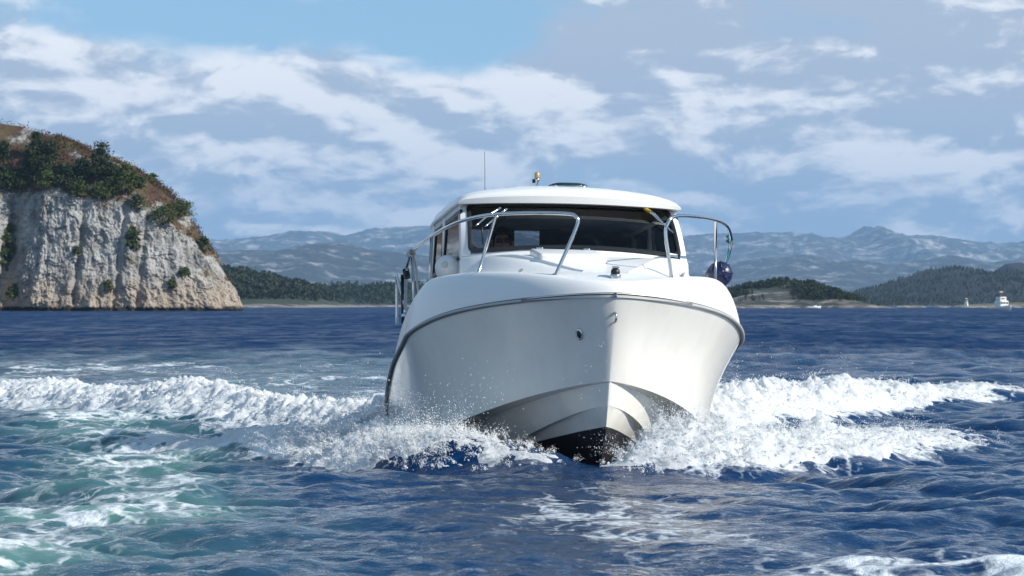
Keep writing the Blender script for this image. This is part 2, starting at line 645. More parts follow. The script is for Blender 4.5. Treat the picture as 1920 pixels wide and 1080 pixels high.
# ripples too small for the mesh
b1 = n.noise(tc, 4.0, 5, 0.62)
b2 = n.noise(tc, 0.9, 4, 0.6)
nb = bump(n, n.noise(tc, 13.0, 3, 0.6), 0.35, 0.010, bump(n, b1, 0.6, 0.05))
far = n.ss(y_, 60.0, 200.0)
nb2n = n.new('ShaderNodeBump')
n.put(nb2n.inputs['Strength'], n.m('MULTIPLY', far, 0.9))
nb2n.inputs['Distance'].default_value = 0.35
n.put(nb2n.inputs['Height'], b2)
n.put(nb2n.inputs['Normal'], nb)
water = n.new('ShaderNodeMixShader')
wd = n.new('ShaderNodeBsdfDiffuse')
n.put(wd.inputs['Color'], wcol)
wg = n.new('ShaderNodeBsdfGlossy')
n.put(wg.inputs['Roughness'], n.m('ADD', 0.05, n.m('MULTIPLY', far, 0.25)))
n.put(wg.inputs['Normal'], nb2n.outputs[0])
wf_ = n.new('ShaderNodeFresnel')
wf_.inputs['IOR'].default_value = 1.30
n.put(wf_.inputs['Normal'], nb2n.outputs[0])
# a rough far sea hides its own grazing reflections behind its wave faces
# gusts: streaks of rougher and smoother water
gust = n.noise(n.comb(n.m('MULTIPLY', x_, 0.55), n.m('MULTIPLY', y_, 0.16), 0.0), 1.0, 6, 0.68)
gust2 = n.noise(n.comb(n.m('MULTIPLY', x_, 0.10), n.m('MULTIPLY', y_, 0.012), 3.0), 1.0, 5, 0.6)
gs = n.m('MULTIPLY', n.ss(gust, 0.36, 0.68, 0.30, 1.9), n.ss(gust2, 0.35, 0.65, 0.6, 1.4))
gs = n.m('ADD', 1.0, n.m('MULTIPLY', n.m('SUBTRACT', gs, 1.0), n.ss(y_, 30.0, 70.0)))
n.put(water.inputs[0], n.m('MINIMUM', wf_.outputs[0], n.m('MULTIPLY', gs, n.ss(y_, 18.0, 90.0, 0.72, 0.15))))
n.t.links.new(wd.outputs[0], water.inputs[1])
n.t.links.new(wg.outputs[0], water.inputs[2])
# lacy foam: cells drawn out by the water, thinning where less foam floats
wv = n.noise(tc, 1.6, 4, 0.6, col=True)
tw = n.vm('ADD', n.vm('MULTIPLY', tc, (1.0, 0.62, 1.0)), n.vm('MULTIPLY', n.vm('SUBTRACT', wv, (0.5, 0.5, 0.5)), (0.75, 0.75, 0.3)))
ve = n.vor(tw, 3.0, 'DISTANCE_TO_EDGE')
ve2 = n.vor(tw, 8.5, 'DISTANCE_TO_EDGE')
lace = n.m('MULTIPLY_ADD', n.ss(ve, 0.0, 0.34, 1.0, 0.0), 0.62, n.m('MULTIPLY', n.ss(ve2, 0.0, 0.30, 1.0, 0.0), 0.28))
grain = n.noise(tc, 7.0, 6, 0.7)
patch = n.noise(n.vm('MULTIPLY', tc, (1.0, 0.45, 1.0)), 0.85, 5, 0.62)
val = n.m('ADD', n.m('MULTIPLY', lace, 0.50), n.m('ADD', n.m('MULTIPLY', grain, 0.36), n.m('MULTIPLY', patch, 0.62)))
thr = n.m('SUBTRACT', 1.30, n.m('MULTIPLY', fo, 0.98))
fm = n.ss(n.m('SUBTRACT', val, thr), -0.10, 0.24)
foamb = principled(n, None, Base_Color=n.mix(grain, (0.66, 0.72, 0.76), (0.88, 0.90, 0.91)), Roughness=0.75, Normal=bump(n, grain, 0.8, 0.06))
foamb.inputs['Specular IOR Level'].default_value = 0.25
mx = n.new('ShaderNodeMixShader')
n.put(mx.inputs[0], fm)
n.t.links.new(water.outputs[0], mx.inputs[1])
n.t.links.new(foamb.outputs[0], mx.inputs[2])
n.t.links.new(mx.outputs[0], out.inputs['Surface'])
link('sea', me, m_sea, kind='structure')

# ---------------------------------------------------------------- heaped foam on the breaking crests
m_foam, n, out = material('white_foam')
tc = n.new('ShaderNodeTexCoord').outputs['Object']
g1 = n.noise(tc, 9.0, 6, 0.7)
g2 = n.noise(tc, 34.0, 4, 0.65)
fb = principled(n, out, Base_Color=n.mix(n.ss(g1, 0.3, 0.75), (0.84, 0.87, 0.89), (0.95, 0.955, 0.96)), Roughness=0.7,
                Normal=bump(n, g2, 0.4, 0.03, bump(n, g1, 0.5, 0.08)))
tl = n.new('ShaderNodeBsdfTranslucent')
tl.inputs['Color'].default_value = (0.93, 0.95, 0.96, 1)
ms_ = n.new('ShaderNodeMixShader')
ms_.inputs[0].default_value = 0.35
n.t.links.new(fb.outputs[0], ms_.inputs[1])
n.t.links.new(tl.outputs[0], ms_.inputs[2])
n.t.links.new(ms_.outputs[0], out.inputs['Surface'])
fb.inputs['Specular IOR Level'].default_value = 0.3


def foam_heap(key, label, du=0.02, seed=0, gain=1.0):
    P, nr, wf, wb = CREST[key]
    seg = np.r_[0, np.cumsum(np.linalg.norm(np.diff(P[:, :2], axis=0), axis=1))]
    ns = int(seg[-1] / du)
    s = np.linspace(0, seg[-1], ns)
    C = np.stack([np.interp(s, seg, P[:, k]) for k in range(4)], -1)
    N = np.stack([np.interp(s, seg, nr[:, k]) for k in range(2)], -1)
    N /= np.linalg.norm(N, axis=1, keepdims=True)
    t = np.arange(-wb * 1.15, wf * 1.35, du)
    X = C[:, None, 0] + N[:, None, 0] * t
    Y = C[:, None, 1] + N[:, None, 1] * t
    base = sea_height(X, Y) + 0.75 * inside_hull(X, Y)
    th = C[:, None, 3]
    tt = np.where(t > 0, t / (wf * 1.25), -t / (wb * 1.05))[None, :]
    edge = 0.55 * fbm(X * 1.1 + seed, Y * 1.1, 0, 3) + 0.35 * fbm(X * 3.1 + seed, Y * 3.1, 2, 3)
    env = sstep(1.0 - tt + edge, 0.0, 0.75)
    bl = fbm(X * 2.6, Y * 2.2, seed, 3, kind='billow')
    bl2 = fbm(X * 8.5, Y * 7.5, seed + 4, 4, 0.58, kind='billow')
    bl3 = fbm(X * 24, Y * 21, seed + 9, 2, 0.6, kind='billow')
    lump = 0.55 + 0.62 * bl + 0.50 * bl2 + 0.30 * bl3
    Z = base + gain * th * env * lump * 1.15 - 0.045 + 0.03 * env
    top = np.maximum(env * th, 0)
    X = X + fbm(X * 4, Y * 4, seed + 20, 3) * 0.28 * top / 0.25 * 0.6
    Y = Y + fbm(X * 4, Y * 4, seed + 30, 3) * 0.28 * top / 0.25 * 0.6
    me = raw_mesh('wake_foam', np.stack([X, Y, Z], -1).reshape(-1, 3), grid_faces(len(s), len(t)), True)
    link('wake_foam', me, m_foam, label=label, cat='foam', kind='stuff')


foam_heap('L1', 'long white breaking wake wave rolling off beside the shaded hull', 0.026, 1)
foam_heap('R1', 'white breaking wake wave behind the sunlit side of the motor boat', 0.026, 2)
foam_heap('L2', 'white splash curling off the bow in the shadow of the hull', 0.018, 3)
foam_heap('R2', 'white bow wave spilling off the sunlit side of the stem', 0.02, 4)

# ---------------------------------------------------------------- spray: drops thrown off the crests
OCT_V = np.array([(0, 0, 1.2), (1, 0, -0.4), (-0.5, 0.87, -0.4), (-0.5, -0.87, -0.4)], float)
OCT_F = np.array([(0, 1, 2), (0, 2, 3), (0, 3, 1), (1, 3, 2)])
m_spray, n, out = material('spray_drops')
pb = principled(n, out, Base_Color=(0.88, 0.91, 0.93), Roughness=0.35)


def spray(label, key, ndrop, up, outv, njet, seed, smin=0.0014, smax=0.0055, srange=(0.0, 1.0)):
    r = np.random.default_rng(seed)
    P, nr, wf, wb = CREST[key]
    wgt = P[:, 3] * np.linspace(0, 1, len(P)).clip(0, 1) ** 0 * ((np.linspace(0, 1, len(P)) >= srange[0]) & (np.linspace(0, 1, len(P)) <= srange[1]))
    wgt = np.maximum(wgt, 0)
    wgt = wgt / wgt.sum()
    # each jet is a burst: an origin, a direction, and drops strung along its arc
    jet = r.choice(len(P), njet, p=wgt)
    jo = P[jet, :2] + nr[jet] * (r.uniform(-0.5, 0.9, njet) * wf)[:, None] + r.normal(0, 0.08, (njet, 2))
    jz = sea_height(jo[:, 0], jo[:, 1]) + P[jet, 3] * r.uniform(0.1, 0.7, njet)
    power = r.gamma(2.2, 0.45, njet) * up * (0.35 + P[jet, 2] / 0.35)
    jv = np.c_[nr[jet] * (outv * r.uniform(0.3, 1.3, njet))[:, None] + r.normal(0, 0.5, (njet, 2)), power]
    k = r.integers(0, njet, ndrop)
    tt = r.beta(1.3, 2.2, ndrop) * (2 * jv[k, 2] / 9.81) * 0.95
    spread = r.normal(0, 1, (ndrop, 3)) * (0.10 + 0.10 * power[k])[:, None]
    vel = jv[k] + spread
    pos = np.c_[jo[k], jz[k]] + vel * tt[:, None]
    pos[:, 2] -= 0.5 * 9.81 * tt ** 2
    ok = pos[:, 2] > 0.0
    pos = pos[ok]
    vel = vel[ok]
    sz = np.exp(r.normal(math.log(smin * 1.5), 0.55, len(pos))).clip(smin, smax)
    ax = OCT_V[None] * sz[:, None, None] * r.uniform(0.7, 1.4, (len(pos), 1, 3))
    VV = (pos[:, None] + ax).reshape(-1, 3)
    FF = (OCT_F[None] + (np.arange(len(pos)) * 4)[:, None, None]).reshape(-1, 3)
    me = raw_mesh('spray', VV, FF, True)
    link('spray', me, m_spray, label=label, cat='spray', kind='stuff')


spray('fine drops thrown up from the long wake wave beside the shaded hull', 'L1', 55000, 0.45, 0.4, 700, 21)
spray('fine drops flying over the wake wave on the sunlit side', 'R1', 55000, 0.5, 0.4, 700, 22)
spray('bright drops splashing off the shaded bow wave', 'L2', 115000, 0.72, 0.6, 900, 23, 0.0013, 0.0042, (0.35, 0.98))
spray('bright drops bursting from the sunlit bow wave', 'R2', 100000, 0.72, 0.6, 900, 24, 0.0013, 0.0042, (0.1, 1.0))

# ================================================================ the headland with the cliff
CD = 591.0                                   # distance of the cliff foot, from its waterline below the horizon
cs = CD / FPX
# plan of the foot, running from far left along the front, round the tip and back
foot = smooth_path(np.array([(-235, 560), (-190, 566), (-150, 574), (-125, 584), (-113.5, 588), (-111, 592), (-105, 588), (-92, 587), (-80, 588), (-70, 590), (-62.5, 594), (-60.6, 602), (-64, 618), (-76, 645)], float), 60)
seg = np.r_[0, np.cumsum(np.linalg.norm(np.diff(foot, axis=0), axis=1))]
ns = 900
sfine = np.r_[np.linspace(0, 95, 90, endpoint=False), np.linspace(95, 205, 620, endpoint=False), np.linspace(205, seg[-1], 120)]
FP = np.stack([np.interp(sfine, seg, foot[:, k]) for k in (0, 1)], -1)
tg = np.gradient(FP, axis=0)
tg /= np.linalg.norm(tg, axis=1, keepdims=True)
ker = np.hanning(81)
ker /= ker.sum()
inn = np.stack([-tg[:, 1], tg[:, 0]], -1)    # inward (towards the land)
inn = np.stack([np.convolve(np.pad(inn[:, k], 40, mode='edge'), ker, 'valid') for k in (0, 1)], -1)
# inland slopes all run back towards the body of the headland
inn = inn * 0.55 + np.array([-0.42, 0.55]) * sstep(FP[:, 0], -120, -75)[:, None]
inn /= np.linalg.norm(inn, axis=1, keepdims=True)
# height of the rock wall along the foot, then the heath slope above
zc = np.interp(FP[:, 0], [-235, -150, -113, -104, -96, -88, -80, -74, -68, -63, -60], [26, 25, 24, 26.2, 24.6, 24.2, 22.5, 19.5, 14, 8, 5])
tipf = sstep(sfine, 175, 215)
zc = zc * (1 - tipf) + 7.0 * tipf
lean_ = 0.20 + 0.34 * sstep(sfine, 158, 192)
wprof = np.r_[np.linspace(0, 1, 150), np.linspace(1.012, 2, 90), 2 + np.geomspace(0.02, 3.0, 30)]
G = np.zeros((len(FP), len(wprof), 3))
veg = np.zeros(G.shape[:2])
for j, wq in enumerate(wprof):
    if wq <= 1:
        z = zc * wq
        inset = zc * lean_ * wq ** 1.15
    elif wq <= 2:
        tq = wq - 1
        run = 22.0
        inset = zc * lean_ + run * tq
        z = zc + 20.5 * (1 - (1 - tq) ** 1.35) + 2.5 * tipf * tq
    else:
        tq = wq - 2
        inset = zc * lean_ + 22 + tq * 4
        z = zc + 20.5 + 2.5 * tipf - tq * 4
    G[:, j, 0] = FP[:, 0] + inn[:, 0] * inset
    G[:, j, 1] = FP[:, 1] + inn[:, 1] * inset
    G[:, j, 2] = z
X, Y, Z = G[..., 0].copy(), G[..., 1].copy(), G[..., 2].copy()
sx = np.broadcast_to(sfine[:, None], X.shape)
wall = 1 - sstep(wprof, 0.93, 1.12)[None, :] * np.ones_like(X)
foot_f = sstep(wprof, 0.0, 0.04)[None, :] * np.ones_like(X)
# vertical ribs and gullies, slanting joints, blocky ledges
slant = sx * 0.94 + Z * 0.34
ribs = fbm(sx * 0.13, Z * 0.045, 1.0, 4, 0.55, kind='ridge') * 1.7
ribs2 = fbm(sx * 0.55, Z * 0.10, 4.0, 4, 0.6, kind='ridge') * 0.35
joint = fbm(slant * 0.30, Z * 0.20 - sx * 0.1, 8.0, 5, 0.62, kind='ridge') * 1.1
blk = fbm(slant * 0.16, Z * 0.22 - sx * 0.05, 12.0, 3) * 7
ledge = (np.floor(blk) + sstep(blk - np.floor(blk), 0.75, 1.0)) / 7 * 2.4
blk = fbm(sx * 0.5 - Z * 0.2, Z * 0.42, 19.0, 3) * 6
ledge = ledge + (np.floor(blk) + sstep(blk - np.floor(blk), 0.7, 1.0)) / 6 * 0.9
small = fbm(sx * 1.6, Z * 1.1, 15.0, 3, 0.6) * 0.35
disp_raw = (ribs + ribs2 + joint + ledge + small) * (0.35 + 0.65 * foot_f)
disp = disp_raw - disp_raw[:, :150].mean() - 0.4
# two deep gullies seen in the photograph
for gx, gw, ga in ((-112.0, 1.2, 3.0), (-95.6, 0.7, 1.1), (-86.5, 0.6, 1.0), (-81.5, 0.7, 1.0)):
    disp -= ga * np.exp(-((X - gx - 0.08 * (Z - 12)) / gw) ** 2)
X -= inn[:, None, 0] * disp * wall
Y -= inn[:, None, 1] * disp * wall
hn = fbm(X * 0.10, Y * 0.10, 0, 5, 0.5)
Z += (1 - wall) * hn * 2.6 * sstep(wprof, 1.0, 1.5)[None, :]
Z += wall * fbm(sx * 0.12, 0 * Z, 3.0, 3) * 2.0 * sstep(wprof, 0.4, 1.0)[None, :]
zsky = np.interp(X, [-235, -150, -113, -101, -89.5, -83.6, -78, -72, -68, -64.5, -60], [53, 48, 42.5, 38, 33.4, 30.2, 26, 21.2, 15.5, 7, 3]) + 0.5 * fbm(X * 0.4, Y * 0.4, 6, 3)
Z = np.where(wall < 0.99, np.minimum(Z, zsky), Z)
Z[:, 0] = -1.5
Z = np.maximum(Z, -1.5)
HL = np.stack([X, Y, Z], -1)
vegm = (1 - wall) * (0.6 + 0.9 * fbm(X * 0.22, Y * 0.22, Z * 0.22, 3))
vegm *= 1 - 0.75 * sstep(X, -82, -66) * sstep(fbm(X * 0.25, Z * 0.25, 3, 2), -0.15, 0.15)
me = raw_mesh('headland', HL.reshape(-1, 3), grid_faces(*X.shape), False)
a = me.attributes.new('veg', 'FLOAT', 'POINT')
a.data.foreach_set('value', np.clip(vegm, 0, 1).astype(np.float32).ravel())
m_rock, n, out = material('cliff_rock')
tc = n.new('ShaderNodeTexCoord').outputs['Object']
x_, y_, z_ = n.xyz(tc)
streak = n.noise(n.vm('MULTIPLY', tc, (1.0, 1.0, 0.10)), 0.55, 6, 0.62)
blot = n.noise(tc, 0.16, 5, 0.6)
fine = n.noise(tc, 1.6, 6, 0.7)
ang = n.noise(n.vm('MULTIPLY', n.comb(n.m('ADD', n.m('MULTIPLY', x_, 0.8), n.m('MULTIPLY', z_, -0.55)), y_, n.m('ADD', n.m('MULTIPLY', x_, 0.25), n.m('MULTIPLY', z_, 0.5))), (0.35, 0.35, 1.8)), 0.9, 5, 0.6)
c = n.mix(n.ss(blot, 0.35, 0.65), (0.255, 0.252, 0.243), (0.43, 0.425, 0.405))
c = n.mix(n.ss(streak, 0.47, 0.66, 0.0, 0.72), c, (0.12, 0.115, 0.108))
c = n.mix(n.ss(ang, 0.53, 0.72, 0.0, 0.5), c, (0.15, 0.14, 0.13))
c = n.mix(n.ss(fine, 0.55, 0.75, 0.0, 0.6), c, (0.52, 0.495, 0.45))
c = n.mix(n.ss(fine, 0.44, 0.27, 0.0, 0.6), c, (0.09, 0.085, 0.08))
# weathered ochre towards the splash zone, dark weed right at the water
och = n.m('MULTIPLY', n.ss(n.m('ADD', z_, n.m('MULTIPLY', blot, -12.0)), 5.0, -4.5), 0.55)
c = n.mix(och, c, n.mix(fine, (0.26, 0.175, 0.10), (0.50, 0.37, 0.25)))
c = n.mix(n.ss(n.m('ADD', z_, n.m('MULTIPLY', n.noise(tc, 0.6, 3), -1.6)), 0.5, -0.25), c, (0.022, 0.019, 0.015))
moss = n.m('MULTIPLY', n.ss(n.noise(tc, 0.30, 6, 0.65), 0.60, 0.68), n.ss(z_, 3.0, 9.0))
c = n.mix(n.m('MULTIPLY', moss, 0.7), c, n.mix(fine, (0.07, 0.075, 0.02), (0.24, 0.16, 0.05)))
vg = attr(n, 'veg')
vg = n.ss(n.m('ADD', vg, n.m('MULTIPLY', n.m('SUBTRACT', fine, 0.5), 0.9)), 0.28, 0.52)
heath = n.mix(n.ss(n.noise(tc, 0.22, 5, 0.6), 0.4, 0.6), (0.070, 0.033, 0.019), (0.085, 0.058, 0.022))
c = n.mix(vg, c, heath)
principled(n, out, Base_Color=c, Roughness=0.9, Normal=bump(n, n.m('ADD', fine, n.m('MULTIPLY', ang, 0.8)), 0.9, 0.35))
link('headland', me, m_rock, kind='structure')

# ---------------------------------------------------------------- foliage
def leaf_material(name, a_, b_, c_):
    m, n, out = material(name)
    rnd = n.new('ShaderNodeNewGeometry').outputs['Random Per Island']
    tc = n.new('ShaderNodeTexCoord').outputs['Object']
    col = n.mix(rnd, a_, b_)
    col = n.mix(n.ss(n.noise(tc, 0.35, 3), 0.45, 0.7), col, c_)
    b = principled(n, out, Base_Color=col, Roughness=0.75)
    b.inputs['Specular IOR Level'].default_value = 0.2
    return m


m_bark = simple('bark', (0.075, 0.055, 0.042), 0.9, scale=3)
m_pine = leaf_material('pine_foliage', (0.018, 0.032, 0.014), (0.050, 0.070, 0.026), (0.040, 0.046, 0.020))
m_broad = leaf_material('shrub_foliage', (0.028, 0.055, 0.016), (0.085, 0.115, 0.030), (0.10, 0.095, 0.028))
m_heath = leaf_material('heather_foliage', (0.062, 0.028, 0.016), (0.115, 0.052, 0.024), (0.060, 0.050, 0.018))
m_grass = leaf_material('dry_grass', (0.22, 0.135, 0.045), (0.34, 0.22, 0.085), (0.16, 0.13, 0.04))


def leaf_quads(centres, size, r, flat=0.0):
    k = len(centres)
    a_ = r.normal(size=(k, 3))
    a_ /= np.linalg.norm(a_, axis=1, keepdims=True)
    b_ = np.cross(a_, r.normal(size=(k, 3)))
    b_ /= np.linalg.norm(b_, axis=1, keepdims=True)
    s = (np.asarray(size) * r.uniform(0.6, 1.4, k))[:, None]
    V_ = np.stack([centres + a_ * s, centres + b_ * s * 0.55, centres - a_ * s, centres - b_ * s * 0.55], 1).reshape(-1, 3)
    return V_, np.arange(4 * k).reshape(-1, 4)


def crown_points(r, h, wdt, kind, k):
    """points clustered into tufts on boughs, with gaps between"""
    pts = []
    nt = int(26 + 2.2 * h)
    for i in range(nt):
        if kind == 'pine':
            t = r.uniform(0.18, 1.0)
            rad = wdt * 0.5 * (1.02 - t) ** 0.7 * r.uniform(0.35, 1.1)
        else:
            t = r.uniform(0.12, 1.0)
            rad = wdt * 0.5 * math.sqrt(max(0.02, 1 - (2 * t - 0.9) ** 2 * 0.85)) * r.uniform(0.3, 1.08)
        ph = r.uniform(0, 6.283)
        c = np.array([rad * math.cos(ph), rad * math.sin(ph), t * h])
        q = r.normal(0, 1, (k // nt + 1, 3)) * np.array([1, 1, 0.62]) * wdt * r.uniform(0.06, 0.13)
        pts.append(c + q)
    return np.concatenate(pts)


def tree(base, h, wdt, seed, kind, label, group, mat=None):
    r = np.random.default_rng(seed)
    pine = kind == 'pine'
    o = empty('pine_tree' if pine else 'shrub', base, label=label, cat='tree' if pine else 'shrub', group=group)
    mb = MB()
    lean = r.normal(0, 0.05, 2) * h
    mb.tube([(0, 0, -0.6), (lean[0] * .3, lean[1] * .3, h * .35), (lean[0] * .7, lean[1] * .7, h * .7), (lean[0], lean[1], h * .96)], [h * .032 + .03, h * .024 + .02, h * .014 + .012, .01], 7, 3)
    for i in range(7):
        t = r.uniform(.25, .8)
        ph = r.uniform(0, 6.28)
        ln = wdt * .42 * (1.1 - t)
        p = np.array([lean[0] * t, lean[1] * t, h * t])
        mb.tube([p, p + [ln * .55 * math.cos(ph), ln * .55 * math.sin(ph), ln * .18], p + [ln * math.cos(ph), ln * math.sin(ph), ln * .45]], [h * .010 + .012, h * .006 + .008, .006], 5, 2)
    mb.build('trunk', m_bark, o)
    P = crown_points(r, h, wdt, kind, int(700 + 130 * h))
    P[:, 0] += lean[0] * P[:, 2] / h
    P[:, 1] += lean[1] * P[:, 2] / h
    P = P[P[:, 2] > -0.1]
    v_, f_ = leaf_quads(P, 0.20 + 0.012 * h, r)
    link('crown', raw_mesh('crown', v_, f_, False), mat or (m_pine if pine else m_broad), o)
    return o


surf = HL.reshape(-1, 3)
# only what faces the photographer is needed to find the ground under a pixel
pu = 960 + FPX * surf[:, 0] / surf[:, 1]
pv = HZ - FPX * (surf[:, 2] - CAMH) / surf[:, 1]


def ground_at(u, v, tol=3.0):
    dd = np.hypot(pu - u, pv - v)
    c = np.where(dd < dd.min() + tol)[0]
    return surf[c[np.argmin(surf[c, 1])]]


TREES = [  # foot pixel, height px, width px, kind
    (70, 296, 52, 30, 'pine'), (95, 322, 62, 52, 'pine'), (52, 330, 60, 42, 'pine'), (186, 338, 74, 58, 'pine'), (150, 340, 50, 48, 'pine'), (212, 348, 46, 44, 'pine'),
    (118, 350, 48, 44, 'pine'), (10, 300, 40, 36, 'pine'), (232, 362, 40, 42, 'broad'), (90, 352, 36, 44, 'broad'), (30, 352, 40, 40, 'broad'), (196, 372, 34, 40, 'broad'),
    (150, 366, 30, 38, 'broad'), (238, 328, 22, 34, 'broad'), (290, 342, 20, 18, 'broad'), (338, 402, 30, 44, 'broad'), (308, 420, 30, 44, 'broad'), (385, 472, 30, 20, 'broad'),
    (258, 388, 26, 30, 'broad'), (253, 470, 46, 24, 'broad'), (12, 498, 84, 40, 'broad'), (22, 556, 26, 20, 'broad'), (147, 476, 18, 20, 'broad'), (320, 540, 20, 14, 'broad'),
    (8, 352, 44, 36, 'pine'), (268, 350, 22, 24, 'broad'), (345, 512, 14, 16, 'broad'), (205, 545, 20, 12, 'broad')]
TLAB = ['slender dark pine poking highest above the heath ridge', 'broad dark pine on the heath slope below the slender ridge pine', 'dark pine at the outer heath slope beside the broad pine', 'tallest bushy pine standing against the sky on the headland',
        'dark low pine leaning into the tallest bushy pine', 'small dark pine seaward of the tallest bushy pine', 'dark pine low on the heath between two taller pines', 'dark pine near the reddish crest of the headland',
        'green shrub near the rock edge seaward of the pines', 'green shrub at the foot of the broad pine', 'green shrub at the cliff brink below the pines', 'bright green shrub on the brink below the tallest pine',
        'green shrub on the brink in a dip of the cliff edge', 'round dark shrub alone on the bare ridge rock', 'tiny shrub on the skyline of the bare rock shoulder', 'dense dark shrub on the seaward rock shoulder',
        'shrub among dry grass on the ledge under the rock shoulder', 'lone shrub clinging to the seaward edge of the cliff', 'shrub at the top of the fissure below the heath', 'shrubs growing down a fissure in the cliff face',
        'tall ivy-green shrub filling the deep gully in the cliff', 'small bright shrub low in the deep gully', 'tiny green tuft growing in mid cliff face', 'little shrub low on the seaward part of the cliff',
        'dark pine over the deep gully at the cliff brink', 'small shrub by pale rock beside the lone ridge shrub', 'tiny tuft on the steep seaward rock', 'tiny green tuft low on the cliff above the dark rock']
for i, (u, v, hp, wp, kd) in enumerate(TREES):
    g = ground_at(u, v)
    k = g[1] / FPX
    tree((g[0], g[1], g[2] - 0.3), hp * k, wp * k * 1.05, 100 + i, kd, TLAB[i], 'pines and shrubs on the headland')

# heather, grass and low scrub that nobody could count
r = np.random.default_rng(5)
vflat = np.clip(vegm, 0, 1).ravel()
vis = (pu > -160) & (pu < 460) & (vflat > 0.3) & (surf[:, 2] > 3)
cand = np.where(vis)[0]
nw = np.array(np.gradient(HL, axis=0))
for nm, mat_, cnt, rad, ls, lab in (('heather', m_heath, 2600, 0.55, 0.20, 'rust brown heather covering the top of the headland'), ('scrub', m_broad, 900, 0.6, 0.20, 'low green scrub scattered through the heather')):
    ii = r.choice(cand, cnt)
    if nm == 'scrub':
        keepm = fbm(surf[ii, 0] * .12, surf[ii, 1] * .12, 40, 2) > 0.0
        ii = ii[keepm]
    c = surf[ii] + r.normal(0, 0.3, (len(ii), 3))
    P = (c[:, None] + r.normal(0, 1, (len(ii), 12, 3)) * np.array([rad, rad, rad * 0.6]) + np.array([0, 0, rad * 0.6])).reshape(-1, 3)
    v_, f_ = leaf_quads(P, ls, r)
    link(nm, raw_mesh(nm, v_, f_, False), mat_, label=lab, cat=nm, kind='stuff')
edgec = np.where((pu > -60) & (pu < 445) & (vflat.reshape(X.shape) > 0.02).ravel() & (vflat.reshape(X.shape) < 0.45).ravel() & (surf[:, 2] > 5))[0]
ii = r.choice(edgec, 420)
ii = ii[fbm(surf[ii, 0] * .2, surf[ii, 2] * .2, 60, 2) > 0.02]
P = (surf[ii][:, None] + r.normal(0, 1, (len(ii), 10, 3)) * np.array([.5, .5, .25]) + np.array([0, 0, .2])).reshape(-1, 3)
v_, f_ = leaf_quads(P, 0.22, r)
link('dry_grass', raw_mesh('dry_grass', v_, f_, False), m_grass, label='tufts of dry yellow grass along the cliff edge', cat='grass', kind='stuff')

# ================================================================ hills, islands and mountains across the water
def hill_material(name, forest, rock, rockiness, shore, scale):
    m, n, out = material(name)
    tc = n.new('ShaderNodeTexCoord').outputs['Object']
    z_ = n.xyz(tc)[2]
    nz = n.xyz(n.new('ShaderNodeNewGeometry').outputs['True Normal'])[2]
    a_ = n.noise(tc, scale, 7, 0.65)
    b_ = n.noise(n.vm('MULTIPLY', tc, (1, 1, 2.5)), scale * 3.1, 6, 0.65)
    f = n.m('ADD', n.m('ADD', n.m('MULTIPLY', a_, 0.9), n.m('MULTIPLY', b_, 0.6)), n.m('MULTIPLY', nz, -0.25))
    rk = n.ss(f, 0.62 - rockiness, 0.88 - rockiness)
    c = n.mix(b_, tuple(q * 0.55 for q in forest), tuple(q * 1.5 for q in forest))
    c = n.mix(rk, c, n.mix(a_, tuple(q * 0.75 for q in rock), tuple(q * 1.25 for q in rock)))
    if shore:
        c = n.mix(n.ss(n.m('ADD', z_, n.m('MULTIPLY', b_, -shore * 2.4)), shore * 0.4, -shore * 0.7), c, n.mix(n.ss(b_, 0.42, 0.6), tuple(q * 0.30 for q in rock), tuple(q * 1.05 for q in rock)))
    principled(n, out, Base_Color=c, Roughness=0.95)
    return m


def ridge(name, sil, dist, front, back, mat, rough, seed, nx=320, ny=70, rscale=None, label=None, kind='structure', shape=0.8):
    """a hill whose skyline follows the photo's skyline at its own distance"""
    sil = np.array(sil, float)
    xs = (sil[:, 0] - 960) / FPX * dist
    zs = CAMH + (HZ - sil[:, 1]) / FPX * dist
    x = np.linspace(xs[0], xs[-1], nx)
    prof = np.interp(x, xs, zs)
    t = np.r_[np.linspace(-1, 0, ny), np.linspace(0, 1, ny // 2)[1:]]
    y = np.where(t < 0, dist + t * front, dist + t * back)
    X, Yg = np.meshgrid(x, y, indexing='ij')
    rs = rscale or 3.0 / front
    S = np.where(t < 0, (1 + np.minimum(t, 0)) ** shape, (1 - np.maximum(t, 0)) ** 1.2)[None, :]
    base = np.maximum(prof, 0)[:, None] * S
    nz_ = fbm(X * rs, Yg * rs, seed, 8, 0.60, kind='ridge')
    amp = rough * zs.max()
    tap = np.clip(base / zs.max() * 2.2, 0, 1)
    Zg = base + amp * nz_ * tap * (0.45 + 0.55 * np.clip(1 - np.abs(t) * 6, 0, 1) * 0 + 0.55 * np.clip(np.abs(t) * 5, 0, 1))[None, :]
    wob = fbm(x * rs * 1.2, 0 * x, seed + 5, 4)[:, None] * front * 0.30
    Yg = Yg + wob * np.clip(-t, 0, 1)[None, :]
    Xs = X * (Yg / dist) ** 0.0
    Zg = np.where(Zg < 0.02 * zs.max() * 0.1, -1.0, Zg)
    Zg[:, 0] = -1.0
    Zg[:, -1] = -1.0
    me = raw_mesh(name, np.stack([Xs, Yg, Zg], -1).reshape(-1, 3), grid_faces(nx, len(t))[:, ::-1], True)
    o = link(name, me, mat, label=label, kind=kind)
    return X, Yg, Zg


